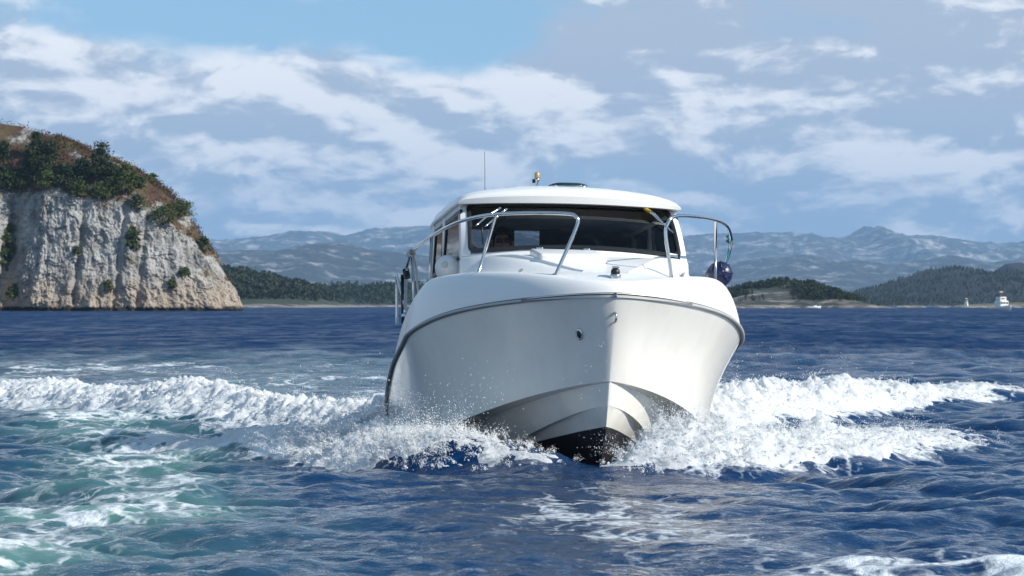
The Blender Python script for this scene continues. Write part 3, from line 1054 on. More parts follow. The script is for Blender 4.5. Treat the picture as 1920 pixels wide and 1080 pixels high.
m_far = hill_material('far_mountain_rock', (0.030, 0.038, 0.040), (0.44, 0.43, 0.42), 0.13, 0, 0.0045)
m_mid = hill_material('mid_mountain_rock', (0.020, 0.028, 0.028), (0.38, 0.365, 0.35), 0.11, 0, 0.007)
m_for = hill_material('forest_hill', (0.020, 0.032, 0.014), (0.32, 0.28, 0.255), 0.05, 1.2, 0.022)
m_isl = hill_material('rocky_island', (0.020, 0.026, 0.012), (0.31, 0.265, 0.235), 0.15, 1.1, 0.05)
m_dark = hill_material('dark_hill', (0.007, 0.012, 0.012), (0.20, 0.19, 0.185), -0.22, 0.5, 0.012)
m_sker = hill_material('skerry_rock', (0.10, 0.09, 0.05), (0.36, 0.32, 0.28), 0.12, 0.8, 0.08)

ridge('mountain', [(-500, 520), (-100, 470), (250, 465), (400, 462), (480, 455), (540, 448), (600, 441), (620, 443), (650, 453), (700, 441), (780, 436), (850, 432), (950, 446), (1050, 452), (1150, 440), (1250, 455), (1330, 450), (1400, 446), (1480, 446), (1500, 449), (1560, 458), (1590, 446), (1622, 427), (1640, 438), (1665, 446), (1700, 451), (1760, 455), (1830, 461), (1900, 465), (2000, 440), (2300, 430), (2700, 500)],
      17500, 4200, 3000, m_far, 0.36, 31, 620, 150, 0.0011)
ridge('mountain', [(-300, 560), (200, 500), (400, 478), (450, 478), (520, 474), (600, 462), (640, 460), (700, 474), (760, 484), (850, 490), (1000, 508), (1150, 540), (1300, 570)], 9000, 2300, 1500, m_mid, 0.34, 47, 520, 120, 0.0019)
ridge('mountain', [(1180, 560), (1300, 520), (1380, 500), (1450, 492), (1500, 488), (1560, 496), (1620, 505), (1700, 498), (1750, 492), (1800, 497), (1850, 500), (1900, 490), (1980, 470), (2200, 450), (2500, 540)], 11000, 2600, 1500, m_mid, 0.36, 53, 520, 120, 0.0017)
FX4 = ridge('hill', [(1480, 574), (1560, 556), (1600, 549), (1650, 539), (1690, 524), (1740, 508), (1790, 503), (1810, 506), (1822, 514), (1870, 512), (1920, 509), (2050, 512), (2250, 530), (2500, 575)], 3000, 620, 500, m_dark, 0.16, 61, 360, 60, 0.006)
ridge('hill', [(1800, 520), (1860, 512), (1885, 496), (1910, 493), (1960, 500), (2080, 520), (2300, 560)], 4200, 500, 500, m_dark, 0.07, 66, 160, 40, 0.005)
FX = ridge('hill', [(330, 540), (380, 515), (420, 514), (470, 521), (530, 532), (560, 540), (590, 549), (615, 560), (640, 570), (665, 576)], 1700, 260, 200, m_for, 0.10, 71, 300, 70, 0.013)
FX2 = ridge('hill', [(540, 576), (580, 545), (620, 541), (700, 541), (750, 540), (860, 536), (1000, 540), (1200, 545), (1330, 560), (1370, 576)], 2300, 330, 260, m_for, 0.08, 73, 360, 60, 0.010)
FX3 = ridge('island', [(1290, 577), (1330, 560), (1370, 545), (1410, 538), (1450, 530), (1480, 527), (1510, 530), (1540, 543), (1565, 556), (1590, 568), (1604, 577)], 1300, 150, 120, m_isl, 0.13, 81, 320, 70, 0.024)
for i, (a_, b_, top, dist_) in enumerate(((1620, 1648, 573.0, 1500), (1676, 1733, 572.2, 1480), (1752, 1782, 572.6, 1450))):
    mid = (a_ + b_) / 2
    ridge('skerry', [(a_, 577), (a_ + 5, top + 1.5), (mid - 3, top), (mid + 4, top + 1), (b_ - 5, top + .5), (b_, 577)], dist_, 14, 10, m_sker, 0.25, 90 + i, 70, 16, 0.12)
SPIT = ridge('spit', [(1784, 577), (1795, 572.5), (1811, 571.5), (1840, 569.5), (1870, 569), (1900, 567.5), (1940, 567), (2100, 570), (2200, 578)], 1400, 34, 30, m_sker, 0.12, 97, 160, 24, 0.06)


def forest(field, dist, cnt, hmin, hmax, seed, label, zlo, mat, gap=-0.16):
    X, Yg, Zg = field
    r = np.random.default_rng(seed)
    i = r.integers(0, X.shape[0], cnt * 3)
    j = r.integers(0, int(X.shape[1] * 0.8), cnt * 3)
    p = np.stack([X[i, j], Yg[i, j], Zg[i, j]], -1)
    ok = (p[:, 2] > zlo * (1 + 0.9 * fbm(p[:, 0] * .012, p[:, 1] * .012, 5, 3))) & (fbm(p[:, 0] * .03, p[:, 1] * .03, seed, 3) > gap)
    p = p[ok][:cnt] + r.normal(0, 1.2, (min(cnt, ok.sum()), 3)) * np.array([1, 1, 0])
    h = r.uniform(hmin, hmax, len(p))
    q = 16
    t = r.uniform(0, 1, (len(p), q))
    ph = r.uniform(0, 6.28, (len(p), q))
    rad = (0.36 * h)[:, None] * (1.05 - t) ** 0.7 * r.uniform(0.2, 1, (len(p), q))
    C = p[:, None] + np.stack([rad * np.cos(ph), rad * np.sin(ph), t * h[:, None] - 0.2], -1)
    v_, f_ = leaf_quads(C.reshape(-1, 3), np.repeat(h * 0.20, q), r)
    link('forest', raw_mesh('forest', v_, f_, False), mat, label=label, cat='forest', kind='stuff')


m_wood = leaf_material('wood_foliage', (0.014, 0.026, 0.010), (0.040, 0.058, 0.022), (0.030, 0.034, 0.016))
forest(FX, 1700, 3600, 3, 7, 1, 'dark pine wood covering the low hill past the cliff', 4.2, m_wood, -0.10)
forest(FX2, 2300, 3000, 3, 7, 2, 'far dark wood along the low shore behind the boat', 1.6, m_wood)
forest(FX4, 3000, 9000, 1.8, 3.8, 4, 'dark blue-green wood on the hill behind the low spit', 0.5, m_wood)
forest(FX3, 1300, 2600, 1.2, 3.0, 3, 'dark scrub wood on the rocky island', 3.2, m_wood, -0.05)

# ================================================================ the motor boat
def hermite(xk, yk, x):
    xk, yk = np.asarray(xk, float), np.asarray(yk, float)
    m = np.gradient(yk, xk)
    i = np.clip(np.searchsorted(xk, x) - 1, 0, len(xk) - 2)
    h = xk[i + 1] - xk[i]
    t = (x - xk[i]) / h
    return (2 * t ** 3 - 3 * t ** 2 + 1) * yk[i] + (t ** 3 - 2 * t ** 2 + t) * h * m[i] + (-2 * t ** 3 + 3 * t ** 2) * yk[i + 1] + (t ** 3 - t ** 2) * h * m[i + 1]


def plan(x, x1, B, xm, p, q, bt):
    t = np.clip((x - xm) / (x1 - xm), 0, 1)
    f = B * np.clip(1 - t ** p, 0, 1) ** (1 / q)
    a = B + (bt - B) * (np.clip(xm - x, 0, None) / xm) ** 2
    return np.where(x > xm, f, a)


NT_ = 110
tt_ = 1 - (1 - np.linspace(0, 1, NT_)) ** 2.1           # stations, closer together at the bow


def curve(x1, pl, zk, zx=None):
    x = tt_ * x1
    zx = np.linspace(0, x1, len(zk)) if zx is None else zx
    y = plan(x, x1, *pl)
    y[-1] = 0
    return np.stack([x, y, hermite(zx, zk, x)], -1)


C_rail = curve(6.7, (1.444, 4.73, 1.517, 1.679, 1.133), [0.47, 0.60, 0.769, 0.9485, 1.0793, 1.282, 1.383], np.array([0, 1.1, 2.2, 3.3, 4.4, 5.6, 6.7]))
C_cho = curve(6.448, (1.242, 3.918, 2.098, 1.341, 1.05), [-0.024, 0.024, 0.088, 0.198, 0.41, 0.713])
C_chi = curve(6.44, (1.06, 3.47, 2.06, 1.274, 0.90), [-0.072, -0.011, 0.068, 0.208, 0.437, 0.705])
C_st = curve(6.38, (0.748, 3.614, 2.102, 1.436, 0.6), [-0.134, -0.106, -0.056, 0.042, 0.218, 0.52])
C_sti = C_st.copy()
C_sti[:, 1] = np.maximum(0, C_st[:, 1] - 0.05 * sstep(6.38 - C_st[:, 0], 0, 0.5))
C_sti[:, 2] += 0.004
C_keel = C_st.copy()
C_keel[:, 1] = 0
C_keel[:, 2] = hermite(np.array([0, 2, 3.5, 4.6, 5.3, 5.75, 5.98, 6.17, 6.30, 6.38]), np.array([-.33, -.335, -.33, -.27, -.185, -.09, .0, .17, .33, .52]), C_st[:, 0])
HB = Matrix([list(BOAT_R[i]) + [BOAT_O[i]] for i in range(3)] + [[0, 0, 0, 1]])
boat = empty('motor_boat', (0, 0, 0), label='large white motor boat with dark windscreen charging bow-on through its wake', cat='boat')
boat.matrix_world = HB

# --- materials
m_gel, n, out = material('white_gelcoat')
tc = n.new('ShaderNodeTexCoord').outputs['Object']
x_, y_, z_ = n.xyz(tc)
run = n.noise(n.vm('MULTIPLY', tc, (3.0, 3.0, 0.35)), 2.6, 4, 0.6)
gcol = n.mix(n.ss(run, 0.45, 0.72, 0.0, 0.35), (0.82, 0.80, 0.745), (0.73, 0.705, 0.63))
low = n.ss(z_, 0.75, 0.35)
gcol = n.mix(n.m('MULTIPLY', low, n.ss(n.noise(tc, 3.5, 4), 0.35, 0.7, 0.1, 0.5)), gcol, (0.62, 0.585, 0.47))
wl = n.m('SUBTRACT', n.m('MAXIMUM', n.m('ADD', 0.356, n.m('MULTIPLY', n.m('SUBTRACT', x_, 6.32), 0.125)), 0.03), z_)
paint = n.mix(n.noise(tc, 9.0, 5, 0.7), (0.010, 0.010, 0.012), (0.028, 0.027, 0.027))
anti = n.m('GREATER_THAN', wl, 0.0)
b = principled(n, out, Base_Color=n.mix(anti, gcol, paint), Roughness=n.ss(anti, 0, 1, 0.16, 0.55))
b.inputs['Coat Weight'].default_value = 0.25
n.put(b.inputs['Normal'], bump(n, n.noise(tc, 1.3, 3), 0.06, 0.05))
m_deck = simple('white_deck', (0.80, 0.795, 0.78), 0.32, var=0.03, scale=3)
m_steel = simple('stainless_steel', (0.62, 0.62, 0.61), 0.16, 1.0, 0.05)
m_rub = simple('grey_rubber', (0.15, 0.155, 0.16), 0.5, var=0.2)
m_rubl = simple('pale_rubber_insert', (0.45, 0.45, 0.44), 0.45, var=0.1)
m_black = simple('black_plastic', (0.012, 0.012, 0.013), 0.42, var=0.2)
m_dash = simple('dark_interior', (0.030, 0.027, 0.025), 0.7, var=0.2)
m_lining = simple('cabin_lining', (0.085, 0.075, 0.062), 0.8, var=0.1)
m_white = simple('white_vinyl', (0.78, 0.77, 0.74), 0.4, var=0.05)
m_navy = simple('navy_vinyl', (0.006, 0.012, 0.060), 0.35, var=0.15)
m_stripe = simple('navy_stripe', (0.008, 0.014, 0.055), 0.25, var=0.1)
m_ropew = simple('white_rope', (0.62, 0.60, 0.55), 0.85, var=0.2, scale=40)
m_ropet = simple('teal_rope', (0.012, 0.16, 0.22), 0.85, var=0.2, scale=40)
m_brass = simple('amber_lamp', (0.52, 0.33, 0.12), 0.35, 0.3, 0.1)
m_yellow = simple('yellow_tape', (0.55, 0.38, 0.05), 0.5, 0.0, 0.15)
m_glass, n, out = material('tinted_glass')
gl = n.new('ShaderNodeBsdfGlossy')
gl.inputs['Roughness'].default_value = 0.02
gl.inputs['Color'].default_value = (0.9, 0.95, 1, 1)
tr = n.new('ShaderNodeBsdfTransparent')
tr.inputs['Color'].default_value = (0.62, 0.64, 0.66, 1)
fr = n.new('ShaderNodeFresnel')
fr.inputs['IOR'].default_value = 1.24
mx = n.new('ShaderNodeMixShader')
n.put(mx.inputs[0], fr.outputs[0])
n.t.links.new(tr.outputs[0], mx.inputs[1])
n.t.links.new(gl.outputs[0], mx.inputs[2])
n.t.links.new(mx.outputs[0], out.inputs['Surface'])


def mir(G, s):
    G = np.array(G, float)
    G[..., 1] *= s
    return G


# --- hull: keel, planing strake, reversed chine, flared topsides
hull = MB()
NTOP = 12
for s in (1, -1):
    hull.grid(mir(np.stack([C_keel, C_sti], 1), s), flip=s > 0)
    hull.grid(mir(np.stack([C_sti, C_st], 1), s), flip=s > 0)
    hull.grid(mir(np.stack([C_st, C_chi], 1), s), flip=s > 0)
    hull.grid(mir(np.stack([C_chi, C_cho], 1), s), flip=s > 0)
    rows_ = []
    for k in range(NTOP + 1):
        u = k / NTOP
        P = C_cho * (1 - u) + C_rail * u
        P[:, 1] -= 0.075 * math.sin(math.pi * u) * sstep(P[:, 0], 2.5, 5.5) * np.clip(P[:, 1] / 0.35, 0, 1)
        rows_.append(P)
    TOP = np.stack(rows_, 1)
    hull.grid(mir(TOP, s), flip=s > 0)
ends = [C_keel[0], C_sti[0], C_st[0], C_chi[0], C_cho[0], C_rail[0]]
ring = [mir(p, 1) for p in ends] + [mir(p, -1) for p in ends[::-1]]
hull.add(ring, [list(range(len(ring)))])
hull.build('hull', m_gel, boat, smooth='auto')


def topside(x, z):
    """point on the port topside"""
    q = TOP.reshape(-1, 3)
    i = np.argmin((q[:, 0] - x) ** 2 + (q[:, 2] - z) ** 2)
    return q[i]


# --- rub rail round the sheer
for s, nm in ((1, 'rub_rail'), (-1, 'rub_rail')):
    P = mir(C_rail, s)
    P[-1] = (6.703, 0, 1.383)
    tgn = np.gradient(P, axis=0)
    tgn /= np.linalg.norm(tgn, axis=1, keepdims=True)
    outn = np.cross(tgn, [0, 0, 1.0]) * -s * -1
    outn[:, 1] = np.where(np.sign(outn[:, 1]) == -s, -outn[:, 1], outn[:, 1])
    outn[:, 2] = 0
    outn /= np.linalg.norm(outn, axis=1, keepdims=True)
    outn[-1] = (1, 0, 0)
    sec = [(-0.004, -0.020), (0.016, -0.017), (0.021, -0.009), (0.021, 0.009), (0.016, 0.017), (-0.004, 0.020)]
    Gr = np.stack([P + outn * a_ + np.array([0, 0, b_]) for a_, b_ in sec], 1)
    rr = MB().grid(Gr, flip=s > 0).build(nm, m_rub, boat)
    sec2 = [(0.020, -0.009), (0.030, -0.006), (0.030, 0.006), (0.020, 0.009)]
    Gi = np.stack([P + outn * a_ + np.array([0, 0, b_]) for a_, b_ in sec2], 1)
    MB().grid(Gi, flip=s > 0).build('rail_insert', m_rubl, rr)

# --- boot stripes low on the after topsides
for s in (1, -1):
    for u0, u1, xa, xb in ((0.055, 0.085, 0.2, 4.75), (0.015, 0.034, 0.2, 4.2)):
        sel = (TOP[:, 0, 0] > xa) & (TOP[:, 0, 0] < xb)
        A_ = C_cho[sel] * (1 - u0) + C_rail[sel] * u0 + [0, 0.006, 0]
        tap = np.clip((xb - A_[:, 0]) / 1.2, 0.1, 1)[:, None]
        B_ = C_cho[sel] * (1 - u1) + C_rail[sel] * u1 + [0, 0.006, 0]
        B_ = A_ + (B_ - A_) * tap
        MB().grid(mir(np.stack([A_, B_], 1), s), flip=s > 0).build('boot_stripe', m_stripe, boat)

# --- deck moulding: rolled bulwark, side decks, coachroof, cockpit well
x_e = tt_ * 6.62
y_e = np.maximum(plan(x_e, 6.62, 1.23, 4.7, 1.55, 1.72, 0.98), 0)
y_e[-1] = 0
z_e = hermite(np.array([0, 1.1, 2.0, 2.8, 3.4, 4.2, 5.2, 5.8, 6.3, 6.62]), np.array([0.88, 1.02, 1.20, 1.40, 1.53, 1.605, 1.63, 1.615, 1.565, 1.50]), x_e)
C_edge = np.stack([x_e, y_e, z_e], -1)
CABW = 1.0


def crown(x):
    return hermite(np.array([0, 1.6, 3.5, 4.4, 4.95, 5.4, 5.9, 6.3, 6.62]), np.array([0, 0.0, 0.14, 0.19, 0.235, 0.175, 0.085, 0.03, 0.0]), x)


deck = MB()
NB, ND = 9, 20
for s in (1, -1):
    rows_ = []
    for k in range(NB + 1):
        a_ = k / NB * math.pi / 2
        fy, fz = 1 - math.cos(a_), math.sin(a_)
        P = C_rail + (C_edge - C_rail) * np.array([fy * 0.75 + 0.25 * fz, fy * 0.75 + 0.25 * fz, fz])
        if k == 0:
            P = P + np.array([0, 0, 0.01])
        rows_.append(P)
    B_ = np.stack(rows_, 1)
    B_[:, :, 1] = np.maximum(B_[:, :, 1], 0)
    deck.grid(mir(B_, s), flip=s > 0)
    rows_ = []
    well = sstep(1.75 - x_e, 0, 0.02)
    for k in range(ND + 1):
        u = k / ND
        y = y_e * (1 - u)
        gut = 0.05 * sstep(y_e - y, 0.0, 0.05)
        trunk = sstep(y_e - y, 0.10, 0.46 )
        z = z_e - gut * sstep(6.4 - x_e, 0, 0.3) * 0.5 + crown(x_e) * trunk * (1.0 - 0.12 * (y / 1.2) ** 2)
        zwell = z_e + (0.42 - z_e) * sstep(y_e - y, 0.16, 0.20)
        rows_.append(np.stack([x_e, y, z * (1 - well) + zwell * well], -1))
    D_ = np.stack(rows_, 1)
    deck.grid(mir(D_, s), flip=s > 0)
    if s > 0:
        DECK = D_
deck.build('deck', m_deck, boat, smooth='auto')


def deck_z(x, y):
    q = DECK.reshape(-1, 3)
    dd = (q[:, 0] - x) ** 2 + (q[:, 1] - abs(y)) ** 2
    i = np.argsort(dd)[:3]
    return float(np.average(q[i, 2], weights=1 / (dd[i] + 1e-4)))


# transom cap and after coaming
MB().box((-0.05, -0.98, 0.40), (0.10, 0.98, 0.88), 0.03).build('transom', m_deck, boat)

# --- foredeck hatch and moulded lines
zt = deck_z(5.55, 0.0)
hatch = MB().box((5.20, -0.46, zt - 0.04), (5.82, 0.10, zt + 0.045), 0.022, 3).build('deck_hatch', m_deck, boat)
hatch.rotation_euler = (0, R(9), 0)
hatch.location = (-0.29, 0, 0.915)
for sx_ in (-0.38, 0.02):
    h_ = MB().box((5.17, sx_ - 0.03, zt + 0.02), (5.26, sx_ + 0.03, zt + 0.06), 0.008)
    h_.build('hinge', m_steel, hatch)
for s in (1, -1):
    pts = [(6.22, 0.18 * s), (6.0, 0.30 * s), (5.7, 0.45 * s), (5.4, 0.60 * s), (5.12, 0.74 * s)]
    MB().tube([(x, y, deck_z(x, y) + 0.002) for x, y in pts], [0.008, 0.02, 0.024, 0.022, 0.008], 8, 4).build('moulded_rib', m_deck, boat)

# --- cabin: sills, pillars, windows, roof
ys = np.linspace(-1, 1, 41)


def wbase(v):
    return np.array([5.03 - 0.30 * v * v - 0.06 * v ** 6, 0.985 * v, 1.872 - 0.042 * v * v])


def wtop(v):
    return np.array([4.44 - 0.17 * v * v, 0.955 * v, 2.318 - 0.016 * v * v])


def wpt(v, t, off=0.0):
    b_, c_ = wbase(v), wtop(v)
    p = b_ * (1 - t) + c_ * t
    p = p + np.array([0.035, 0, 0.02]) * math.sin(math.pi * t)
    return p + np.array([0.60, 0.12 * v, 0.75]) / 0.97 * off


cabin = MB()
# lower sill under the windscreen and along the sides
sill = np.array([[wbase(v) + [0.03, 0.015 * v, -0.20], wbase(v) + [0.022, 0.01 * v, -0.02], wbase(v) + [0.0, 0, 0.012]] for v in ys])
cabin.grid(sill, flip=False)
for s in (1, -1):
    side = []
    for x in np.linspace(2.28, 4.70, 20):
        yy_ = 0.985 - 0.03 * sstep(2.6 - x, 0, .9)
        side.append([(x, s * yy_, 1.10), (x, s * yy_, 1.62), (x, s * (yy_ - 0.004), 1.79 + 0.03 * (x - 1.8) / 2.9 + 0.0)])
    cabin.grid(np.array(side), flip=s < 0)
cabin.build('cabin', m_deck, boat, smooth='auto')


def ribbon(vs, ts, off, th):
    o_ = np.array([[wpt(v, t, off) for t in ts] for v in vs])
    return o_


for s in (1, -1):                               # windscreen corner pillars
    G_ = ribbon(np.linspace(0.925, 1.0, 5) * s, np.linspace(-0.02, 1.04, 12), 0.014, 0)
    b_ = MB().grid(G_, flip=s < 0)
    G2 = np.array([[wpt(1.0 * s, t, 0.014), wpt(1.0 * s, t, 0.0) + [-0.10, 0.004 * s, 0], wpt(1.0 * s, t, 0.0) + [-0.22, -0.01 * s, -0.0]] for t in np.linspace(-0.02, 1.04, 12)])
    b_.grid(G2, flip=s > 0)
    b_.build('pillar', m_deck, boat, smooth='auto')
# black seal round the glass
seal = MB()
rect = [(-0.925, 0.03), (0.925, 0.03), (0.925, 0.97), (-0.925, 0.97)]
N_ = 160


def rrect(hw, t0, t1, rad_v, rad_t):
    pts = []
    for cx_, cy_, a0 in ((hw - rad_v, t0 + rad_t, -90), (hw - rad_v, t1 - rad_t, 0), (-hw + rad_v, t1 - rad_t, 90), (-hw + rad_v, t0 + rad_t, 180)):
        for a_ in np.linspace(a0, a0 + 90, 9):
            pts.append((cx_ + rad_v * math.cos(R(a_)), cy_ + rad_t * math.sin(R(a_))))
    # fill the long edges
    out_ = []
    for i in range(len(pts)):
        a_, b_ = np.array(pts[i]), np.array(pts[(i + 1) % len(pts)])
        k = max(1, int(np.hypot(*(b_ - a_)) / 0.06))
        out_ += [tuple(a_ + (b_ - a_) * q / k) for q in range(k)]
    return out_


o1, o2 = rrect(0.945, 0.0, 1.02, 0.07, 0.13), rrect(0.905, 0.055, 0.96, 0.05, 0.09)
o2 = [tuple(p) for p in (np.array(o1) - [0, 0.5]) * [0.905 / 0.945, 0.44 / 0.51] + [0, 0.505]]
Gs = np.array([[wpt(a_[0], a_[1], 0.020), wpt(b_[0], b_[1], 0.020), wpt(b_[0], b_[1], 0.002)] for a_, b_ in zip(o1, o2)])
Gs = np.concatenate([Gs, Gs[:1]])
ws = MB().grid(ribbon(np.linspace(-0.93, 0.93, 40), np.linspace(0.015, 1.0, 10), 0.010, 0)).build('windscreen', m_glass, boat)
seal.grid(Gs, flip=True).build('seal', m_black, ws)
# windows in the cabin sides and after bulkhead
for s in (1, -1):
    for xa, xb, top_a in ((3.28, 4.36, 0.0), (2.44, 3.12, 0.0)):
        yb_, yt_ = s * 0.975, s * 0.952
        za, zt_ = 1.815, 2.27
        xf = 0.26 if xb > 4 else 0.0
        quad = np.array([(xa, yb_, za), (xb + xf, yb_, za), (xb, yt_, zt_), (xa, yt_, zt_)])
        inner = quad.mean(0) + (quad - quad.mean(0)) * [0.93, 1, 0.84]
        wn = MB().add(inner, [(0, 1, 2, 3)] if s < 0 else [(3, 2, 1, 0)]).build('side_window', m_glass, boat, smooth=False)
        off = np.array([0, 0.012 * s, 0])
        fr_ = MB()
        for k in range(4):
            k2 = (k + 1) % 4
            fr_.add([quad[k] + off, quad[k2] + off, inner[k2] + off, inner[k] + off, quad[k] - off, quad[k2] - off, inner[k2] - off, inner[k] - off], [(0, 1, 2, 3), (7, 6, 5, 4), (3, 2, 6, 7), (1, 0, 4, 5)])
        fr_.build('window_frame', m_black, wn, smooth=False)
    for xa, xb in ((3.12, 3.28), (2.28, 2.44)):
        MB().box((xa, s * 0.955 - 0.018, 1.78), (xb, s * 0.955 + 0.018, 2.33), 0.008).build('pillar', m_deck, boat)
    MB().box((2.28, s * 0.945 - 0.02, 2.265), (4.30, s * 0.945 + 0.02, 2.335), 0.01).build('roof_rail', m_deck, boat)
# inside of the cabin
MB().box((1.80, -0.93, 0.40), (4.6, 0.93, 0.46)).build('cabin_floor', m_dash, boat)
bk = MB()
for lo, hi in (((2.30, -0.95, 0.46), (2.34, 0.95, 2.02)), ((2.30, -0.95, 2.30), (2.34, 0.95, 2.33)), ((2.30, -0.95, 2.02), (2.34, -0.86, 2.30)), ((2.30, -0.43, 2.02), (2.34, -0.195, 2.30)),
               ((2.30, 0.05, 2.02), (2.34, 0.95, 2.30))):
    bk.box(lo, hi)
bk.build('bulkhead', m_lining, boat, smooth=False)
for ya, yb_ in ((-0.86, -0.43), (-0.195, 0.05)):
    MB().box((2.315, ya, 2.02), (2.322, yb_, 2.30)).build('bulkhead_window', m_glass, boat, smooth=False)
MB().grid(np.array([[wbase(v) + [-0.05, 0, -0.03], wbase(v) + [-0.50, 0, -0.06], wbase(v) * [0, 1, 0] + [4.15, 0, 1.35]] for v in ys * 0.95])).build('dashboard', m_dash, boat)
MB().box((2.9, 0.35, 0.46), (3.5, 0.85, 1.55), 0.05).box((2.9, 0.35, 1.5), (3.02, 0.85, 2.02), 0.04).build('passenger_seat', m_dash, boat)
MB().box((3.05, -0.75, 0.46), (3.55, -0.28, 1.32), 0.05).box((3.0, -0.75, 1.3), (3.12, -0.28, 1.95), 0.05).build('helm_seat', m_dash, boat)
a_ = np.linspace(0, 2 * math.pi, 33)
wheel = MB().tube([(4.02 + 0.08 * math.sin(q), -0.49 + 0.18 * math.cos(q), 1.72 + 0.16 * math.sin(q)) for q in a_], 0.014, 8, cap=False)
for q in (0.5, 2.6, 4.7):
    wheel.tube([(4.02, -0.49, 1.72), (4.02 + 0.08 * math.sin(q), -0.49 + 0.18 * math.cos(q), 1.72 + 0.16 * math.sin(q))], 0.011, 6)
wheel.tube([(4.02, -0.49, 1.72), (4.25, -0.49, 1.62)], 0.03, 8)
wheel.build('steering_wheel', m_black, boat)

# --- roof: crowned slab with a raised centre panel
xs_ = np.concatenate([np.linspace(1.98, 2.10, 5), np.linspace(2.15, 4.2, 24), 4.2 + 0.38 * np.sin(np.linspace(0.1, 1, 14) * math.pi / 2)])
roof = MB()
rows_t, rows_b = [], []
for x in xs_:
    e = sstep(np.array([x]), 1.96, 2.20)[0] * math.sqrt(max(0.0, 1 - ((max(x, 4.12) - 4.12) / 0.462) ** 2)) if x > 4.12 or x < 2.20 else 1.0
    row_t, row_b = [], []
    for v in np.linspace(-1, 1, 45):
        av = abs(v)
        wdt = 1.005 - 0.05 * sstep(np.array([2.6 - x]), 0, 1.0)[0]
        bow = 0.17 * v * v * sstep(np.array([x]), 3.6, 4.5)[0]
        edge = max(0.0, 1 - av ** 12) ** 0.5
        z0 = 2.325 + 0.012 * (1 - v * v)
        ht = (0.090 + 0.070 * (1 - av ** 2.2) + 0.030 * (1 - ((x - 3.0) / 1.6) ** 2)) * edge * e ** 0.5
        y = wdt * v * (0.985 + 0.015 * e)
        row_t.append((x - bow, y, z0 + ht))
        row_b.append((x - bow - 0.008, y * 0.992, z0 - 0.012))
    rows_t.append(row_t)
    rows_b.append(row_b)
rows_t, rows_b = np.array(rows_t), np.array(rows_b)
roof.grid(rows_t, flip=False).grid(rows_b, flip=True)
rim_t = np.concatenate([rows_t[:, 0], rows_t[-1], rows_t[::-1, -1], rows_t[0, ::-1]])
rim_b = np.concatenate([rows_b[:, 0], rows_b[-1], rows_b[::-1, -1], rows_b[0, ::-1]])
roof.grid(np.stack([rim_t, rim_b], 1), flip=True)
rf = roof.build('roof', m_deck, boat, smooth='auto')
MB().box((2.36, -0.93, 2.300), (4.28, 0.93, 2.312)).build('headliner', m_lining, boat, smooth=False)


def roof_z(x, y):
    q = rows_t.reshape(-1, 3)
    i = np.argmin((q[:, 0] - x) ** 2 + (q[:, 1] - y) ** 2)
    return float(q[i, 2])


pan = []
for x in np.linspace(2.4, 4.12, 16):
    pw = 0.60 - 0.10 * (x - 2.2) / 1.9
    e = min(1, (x - 2.4) / 0.15, (4.12 - x) / 0.25)
    pan.append([(x, y + 0.02, roof_z(x, y) + hh * max(0, e)) for y, hh in ((-pw, -0.01), (-pw + 0.05, 0.030), (-pw + 0.1, 0.036), (-0.2, 0.036), (0.2, 0.036), (pw - 0.1, 0.036), (pw - 0.05, 0.030), (pw, -0.01))])
MB().grid(np.array(pan)).build('roof_panel', m_deck, rf)
# tinted hatch standing ajar on the roof
hz = roof_z(3.3, 0.14) + 0.030
m_smoke = simple('smoked_acrylic', (0.010, 0.035, 0.045), 0.08, var=0.1)
ht_ = MB().box((3.05, -0.03, hz - 0.01), (3.55, 0.32, hz + 0.018), 0.008).build('roof_hatch', m_white, rf)
lid = MB()
lp_ = []
for q in np.linspace(0, 2 * math.pi, 40, endpoint=False):
    cx_, sx_ = math.cos(q), math.sin(q)
    lp_.append((3.30 + 0.25 * np.sign(cx_) * abs(cx_) ** 0.6, 0.145 + 0.178 * np.sign(sx_) * abs(sx_) ** 0.6))
lid.grid(np.array([[(x, y, hz + 0.052 + 0.02 * (3.3 - x)), (x, y, hz + 0.066 + 0.02 * (3.3 - x)), (3.3 + (x - 3.3) * .8, 0.145 + (y - 0.145) * .8, hz + 0.078), (3.3, 0.145, hz + 0.080)] for x, y in lp_ + lp_[:1]]), flip=True)
lid.grid(np.array([[(x, y, hz + 0.052 + 0.02 * (3.3 - x)), (3.3, 0.145, hz + 0.052)] for x, y in lp_ + lp_[:1]]))
lid.build('lid', m_smoke, ht_)
for y in (0.02, 0.27):
    MB().tube([(3.52, y, hz + 0.01), (3.50, y, hz + 0.056)], 0.016, 8).build('stay', m_white, ht_)
# masthead lamp, whip aerial, horn and small roof fittings
zz = roof_z(3.2, -0.11)
lm = MB().lathe([(0.035, 0), (0.035, 0.008), (0.012, 0.016), (0.009, 0.11), (0.022, 0.12), (0.022, 0.135), (0.016, 0.14)], 14, T(3.2, -0.113, zz + 0.03)).build('mast_lamp', m_steel, rf)
MB().lathe([(0.018, 0.14), (0.024, 0.148), (0.024, 0.185), (0.018, 0.195), (0.004, 0.20)], 14, T(3.2, -0.113, zz + 0.03)).build('lamp_lens', m_brass, lm)
MB().box((3.17, -0.155, zz + 0.13), (3.20, -0.128, zz + 0.165), 0.004).build('bracket', m_black, lm)
za_ = roof_z(2.6, -0.515)
ae_ = MB().lathe([(0.022, -0.01), (0.022, 0.02), (0.010, 0.05), (0.006, 0.07)], 10, T(2.6, -0.515, za_)).build('aerial', m_black, rf)
MB().tube([(2.6, -0.515, za_ + 0.05), (2.6, -0.519, za_ + 0.28), (2.59, -0.524, za_ + 0.50)], [0.0042, 0.0034, 0.0022], 6, 4).build('whip', m_rub, ae_)
zh = roof_z(3.0, -0.5)
